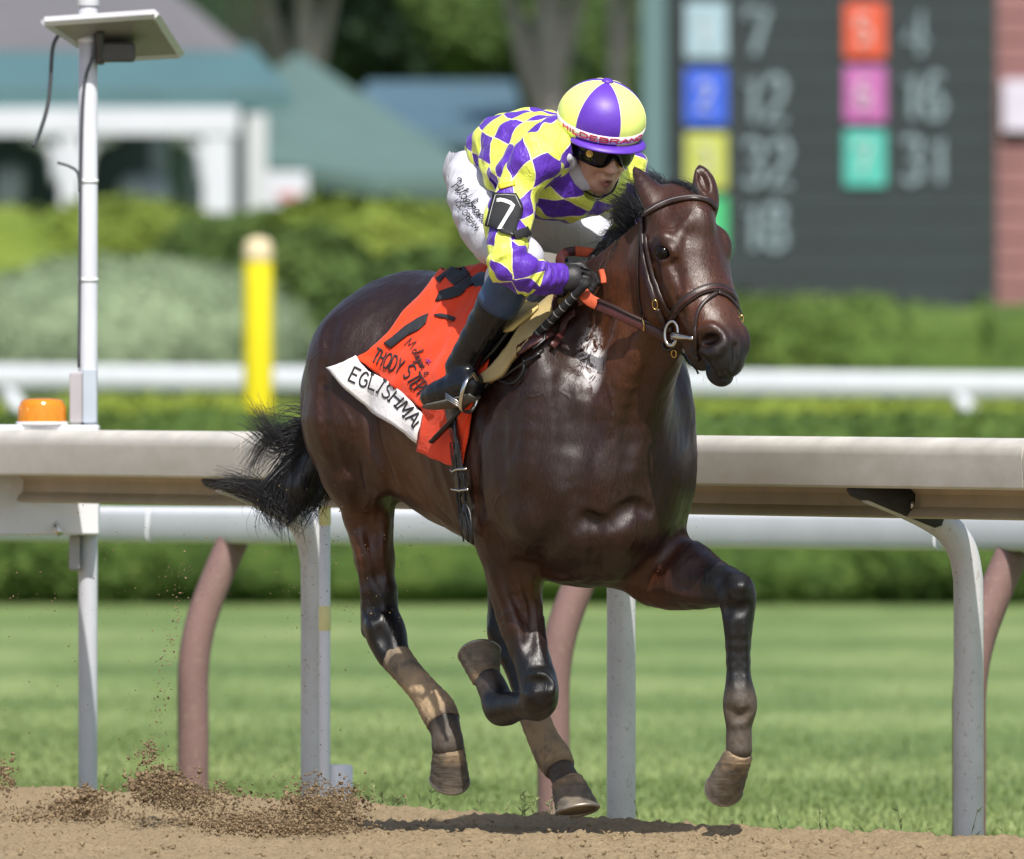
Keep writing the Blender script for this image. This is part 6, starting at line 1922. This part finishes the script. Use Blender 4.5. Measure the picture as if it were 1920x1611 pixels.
slab('roof', [(640, 245, YP + 18), (985, 245, YP + 18), (965, 152, YP + 24), (690, 152, YP + 24)], 0, 0, M_BLUE, barn)
pxbox('wall', 650, 245, 975, 520, YP + 22, .4, simple('teal wall', (.07, .12, .125, 1), .8, .2, 1), barn)
wall = thing('pale_wall', 'short white wall at the foot of the green roofed building', 'wall', tuple(at(815, 480, YP - 4)))
pxbox('panel', 740, 418, 892, 462, YP - 4, .3, M_PWHITE, wall)
pxbox('base', 735, 463, 896, 520, YP - 4, .36, M_DKWALL, wall)
sign = thing('white_sign', 'small white board on a post between pavilion and lodge', 'sign', tuple(at(538, 480, YP - 6)))
pxbox('board', 500, 322, 577, 425, YP - 6, .08, M_PWHITE, sign); pxbox('post', 532, 426, 545, 520, YP - 6, .08, M_PWHITE, sign)
M_PRED = simple('faint red print', (.55, .25, .27, 1), .7); pxbox('print', 520, 360, 558, 376, YP - 6.06, .02, M_PRED, sign)
M_CLOTHW = simple('pale tent cloth', (.42, .45, .54, 1), .8, .15, 3)
tent = thing('covered_stack', 'pale covered stack seen through the pavilion columns', 'covered stack', tuple(at(275, 480, YP + 1)))
blob('cover', at(272, 392, YP + 1), (52 * .00525, .3, 68 * .00525), M_CLOTHW, tent, 10, .02, 41, .10, 3.0)
tent2 = thing('covered_stack', 'pale rounded bundle by the left side of the pavilion', 'covered stack', tuple(at(20, 480, YP + 1)))
blob('cover', at(18, 350, YP + 1), (30 * .00525, .3, 45 * .00525), M_CLOTHW, tent2, 10, .02, 42, .10, 3.0)

# results board
YB = 135
board = thing('results_board', 'big dark results board with coloured number squares', 'results board', tuple(at(1560, 600, YB)))
M_BOARD = simple('dark slate board', (.020, .030, .033, 1), .6, .12, 2)
M_FRAME = simple('teal steel column', (.095, .165, .175, 1), .55, .12, 2)
pxbox('backing', 1250, -60, 1868, 583, YB + .25, .3, M_BOARD, board)
for k in range(11):
    pxbox('panel', 1256, -58 + k * 58.2, 1862, -58 + k * 58.2 + 56.5, YB, .12, M_BOARD, board, .01)
pxbox('column', 1203, -60, 1249, 640, YB - .1, .3, M_FRAME, board)
M_DIG = simple('white digit', (.20, .26, .29, 1), .6, .05)
YS = YB - .07
sq = [(1285, 5, (.30, .42, .49), '1', '7'), (1285, 130, (.035, .105, .60), '2', '12'), (1285, 250, (.42, .45, .09), '3', '32'), (1285, 370, (.05, .42, .16), '4', '18'),
      (1583, 5, (.58, .085, .040), '5', '4'), (1583, 125, (.42, .115, .34), '6', '16'), (1583, 245, (.075, .41, .35), '7', '31')]
def digits(name, txt, x, y, h, w, depth, mat, parent):
    mb = MB(); x0 = x
    for c_ in txt:
        for q in GL[c_][0]:
            P = [at(x0 + gx * h * .72, y + h - gy * h, depth) for gx, gy in q]
            mb.strap(P, [V(0, -1, 0)] * len(P), w, .02)
        x0 += GL[c_][1] * h * .72
    return prop(mb.build(name, mat, parent, False), kind='stuff')
for x, y, c_, a, b in sq:
    s_ = pxbox('number_square', x, y, x + 78, y + 105, YS, .05, simple('square ' + a, (*c_, 1), .6, .05), board, .01)
    digits('square_digit', a, x + 24, y + 25, 52, .05, YS - .03, simple('pale numeral ' + a, tuple(np.minimum(np.array(c_) * .4 + .32, 1)) + (1,), .6), s_)
    digits('odds_digits', b, (1392 if x < 1400 else 1690) + (0 if len(b) > 1 else 8), y + 14, 84, .068, YS, M_DIG, board)
redb = thing('red_building', 'red boarded building edge beside the results board', 'building', tuple(at(1940, 600, YB + 1)))
M_REDW = simple('faded red boards', (.265, .130, .130, 1), .8, .08, 3)
pxbox('wall', 1866, -60, 2700, 640, YB + 1.2, .3, M_REDW, redb)
for k in range(15):
    pxbox('plank', 1866, -60 + k * 46.5, 2700, -60 + k * 46.5 + 43.5, YB + .95, .14, M_REDW, redb, .012)
pxbox('notice', 1880, 150, 1960, 246, YB + .8, .06, simple('lilac white notice', (.58, .55, .66, 1), .6), redb)

# trees
M_BARK = simple('pale bark', (.27, .24, .225, 1), .9, .2, 2, .3)
def tree(label, px, pw, y, crown, mat, seed, leaves=9000):
    """crown: list of (px,py,rx,ry)"""
    k = (D0 + y) / F; c = at(px, 0, y)
    h = thing('tree', label, 'tree', (c[0], y, -.2))
    r = pw * k / 2; top = at(px, crown[0][1], y)[2]
    mb = MB(); mb.tube(spline([V(c[0] - r * .3, y, -.4), V(c[0], y, 2), V(c[0] + r * .3, y, top * .6), V(c[0], y, top)], 12), list(np.linspace(r * 1.15, r * .55, 12)), 12); mb.build('trunk', M_BARK, h)
    mb = MB()
    for (qx, qy, rx, ry) in crown[:4]:
        e = at(qx, qy, y); mb.tube(spline([V(c[0], y, top * .55), V((c[0] + e[0]) / 2, y, (top * .6 + e[2]) / 2 + .3), e], 8), list(np.linspace(r * .5, r * .12, 8)), 8)
    mb.build('limb', M_BARK, h)
    for i, (qx, qy, rx, ry) in enumerate(crown):
        blob('crown', at(qx, qy, y + (i % 3 - 1) * rx * k * .4), (rx * k, rx * k, ry * k), mat, h, leaves // len(crown), .16, seed + i, .35, 2.0, 1.1)
tree('pale thick trunked tree behind the jockey helmet', 1018, 84, 175, [(1018, -320, 260, 190), (860, -180, 170, 120), (1190, -200, 160, 130), (1010, -150, 110, 60)], G_MID, 51)
tree('slender pale trunk left of the results board frame', 1150, 40, 168, [(1150, -280, 190, 150), (1240, -180, 120, 90)], G_MID, 57, 6000)
tree('pale double trunk tree above the teal roof, thicker stem', 565, 62, 190, [(565, -260, 230, 160), (420, -180, 140, 90), (700, -190, 150, 110)], G_DARK, 61)
tree('thin trunk left of the thicker stem above the teal roof', 480, 46, 192, [(470, -250, 160, 150), (380, -190, 110, 80)], G_DARK, 65, 6000)
tree('dark full tree filling the gap above the blue roof', 790, 50, 215, [(770, 20, 190, 130), (650, 60, 120, 90), (900, 70, 150, 110), (780, -90, 240, 120)], G_DARK, 71, 14000)
tree('yellow green lit tree left of the pale thick trunk', 900, 36, 205, [(905, 40, 90, 70), (950, -20, 90, 70), (860, -10, 80, 60)], G_MID, 77, 9000)
tree('green tree filling the space right of the pale thick trunk', 1105, 36, 222, [(1110, 120, 120, 150), (1180, 30, 110, 110), (1090, -30, 120, 90)], G_MID, 81, 12000)
wood = blob('far_wood', at(960, 60, 300), (26, 5, 8.5), G_DARK, None, 24000, .30, 91, .30, 4.0, .5, (300, 60)); prop(wood, kind='stuff')

# ================================================================== DIRT THROWN UP BY THE HOOVES
import bmesh
def clods(name, items):
    base = []
    for k in range(5):
        bm = bmesh.new(); bmesh.ops.create_icosphere(bm, subdivisions=1, radius=1)
        P = np.array([v.co for v in bm.verts]) * RNG.uniform(.45, 1.35, (len(bm.verts), 1)); Fq = np.array([[v.index for v in f.verts] for f in bm.faces]); bm.free(); base.append((P, Fq))
    vs, fs, n = [], [], 0
    for c, r in items:
        P, Fq = base[RNG.integers(5)]
        A = RNG.normal(size=(3, 3)); Q, _ = np.linalg.qr(A)
        sc = RNG.uniform(.45, 1.35, 3)
        vs.append((P * sc) @ Q * r + c); fs.append(Fq + n); n += len(P)
    return obj(name, mesh_np(name, np.vstack(vs), np.vstack(fs)), M_CLOD, None, False)
m = NM('flying dirt', .95, .1); cn = m.noise(90, 4)
m.set('Base Color', m.ramp(cn, [(.36, (.085, .058, .034)), (.62, (.265, .195, .118))])); M_CLOD = m.m
def cloud(cx, cy, sx, sy, n, r0, r1, y0, y1, zmin=True, p=2.5):
    out = []
    for _ in range(int(n * 1.8)):
        px = RNG.normal(cx, sx); py = RNG.normal(cy, sy); y = RNG.uniform(y0, y1)
        q = at(px, py, y)
        if q[2] < .005: q[2] = abs(RNG.normal(0, .02)) + .005
        out.append((q, (r0 + (r1 - r0) * RNG.random() ** p) * .72))
    return out
items = cloud(150, 1514, 34, 16, 900, .001, .010, 1.2, 2.6, p=4) + cloud(120, 1532, 70, 9, 700, .001, .008, 1, 2.6, p=4) + cloud(165, 1492, 14, 10, 160, .002, .012, 1.5, 2.4)
items += cloud(305, 1474, 30, 16, 1300, .001, .011, .8, 2.2, p=4) + cloud(278, 1420, 14, 16, 170, .001, .008, 1, 2) + cloud(345, 1496, 44, 14, 1400, .001, .009, .8, 2, p=4) + cloud(285, 1462, 14, 5, 300, .002, .009, 1.2, 1.8)
items += cloud(610, 1516, 38, 20, 2600, .001, .008, -.6, 1.0, p=4) + cloud(480, 1545, 66, 12, 2600, .001, .009, -.8, 1.2, p=4) + cloud(560, 1552, 60, 8, 1500, .001, .010, -1, .6, p=4) + cloud(648, 1490, 14, 14, 160, .001, .007, -.4, .5)
items += cloud(580, 1480, 20, 18, 200, .001, .007, 0, 1) + cloud(8, 1460, 12, 18, 220, .001, .009, 1, 2.4) + cloud(430, 1505, 70, 24, 700, .0008, .006, 0, 1.6, p=4)
items += cloud(292, 1466, 24, 9, 26, .012, .024, 1.2, 1.8, p=1.5) + cloud(152, 1496, 16, 12, 16, .010, .022, 1.4, 2.2, p=1.5) + cloud(590, 1520, 44, 18, 34, .008, .018, -.4, .8, p=1.5) + cloud(470, 1545, 60, 9, 26, .008, .016, -.6, .8, p=1.5)
prop(clods('flying_dirt', items), 'burst of brown dirt kicked up behind the hooves', kind='stuff')
items = []
for _ in range(1500):
    px = RNG.uniform(0, 760) if RNG.random() < .7 else RNG.uniform(520, 920); py = RNG.choice([RNG.uniform(880, 1180), RNG.uniform(1000, 1150), RNG.uniform(1150, 1500)])
    items.append((at(px, py, RNG.uniform(-.4, 2)), .0008 + .0020 * RNG.random() ** 4))
for _ in range(260):
    t = RNG.random(); px = 345 - 65 * t + RNG.normal(0, 8 + 6 * (1 - t)); py = 1040 + 400 * t + RNG.normal(0, 10)
    items.append((at(px, py, RNG.uniform(.5, 1.5)), .001 + .003 * RNG.random() ** 3))
for _ in range(120): items.append((at(RNG.uniform(1180, 1330), RNG.uniform(960, 1150), RNG.uniform(-.5, 1)), .0008 + .0012 * RNG.random() ** 3))
prop(clods('dirt_specks', items), 'fine specks of dirt hanging in the air', kind='stuff')
items = []
for _ in range(9000):
    x = RNG.uniform(-2.2, 2.2); y = RNG.uniform(-4.5, float(crest_y(x)) + .1); items.append((V(x, y, RNG.uniform(-.002, .012)), .0015 + .008 * RNG.random() ** 5))
M_CLOD = M_DIRT
prop(clods('loose_clods', items), 'loose clods lying on the harrowed dirt', kind='stuff')
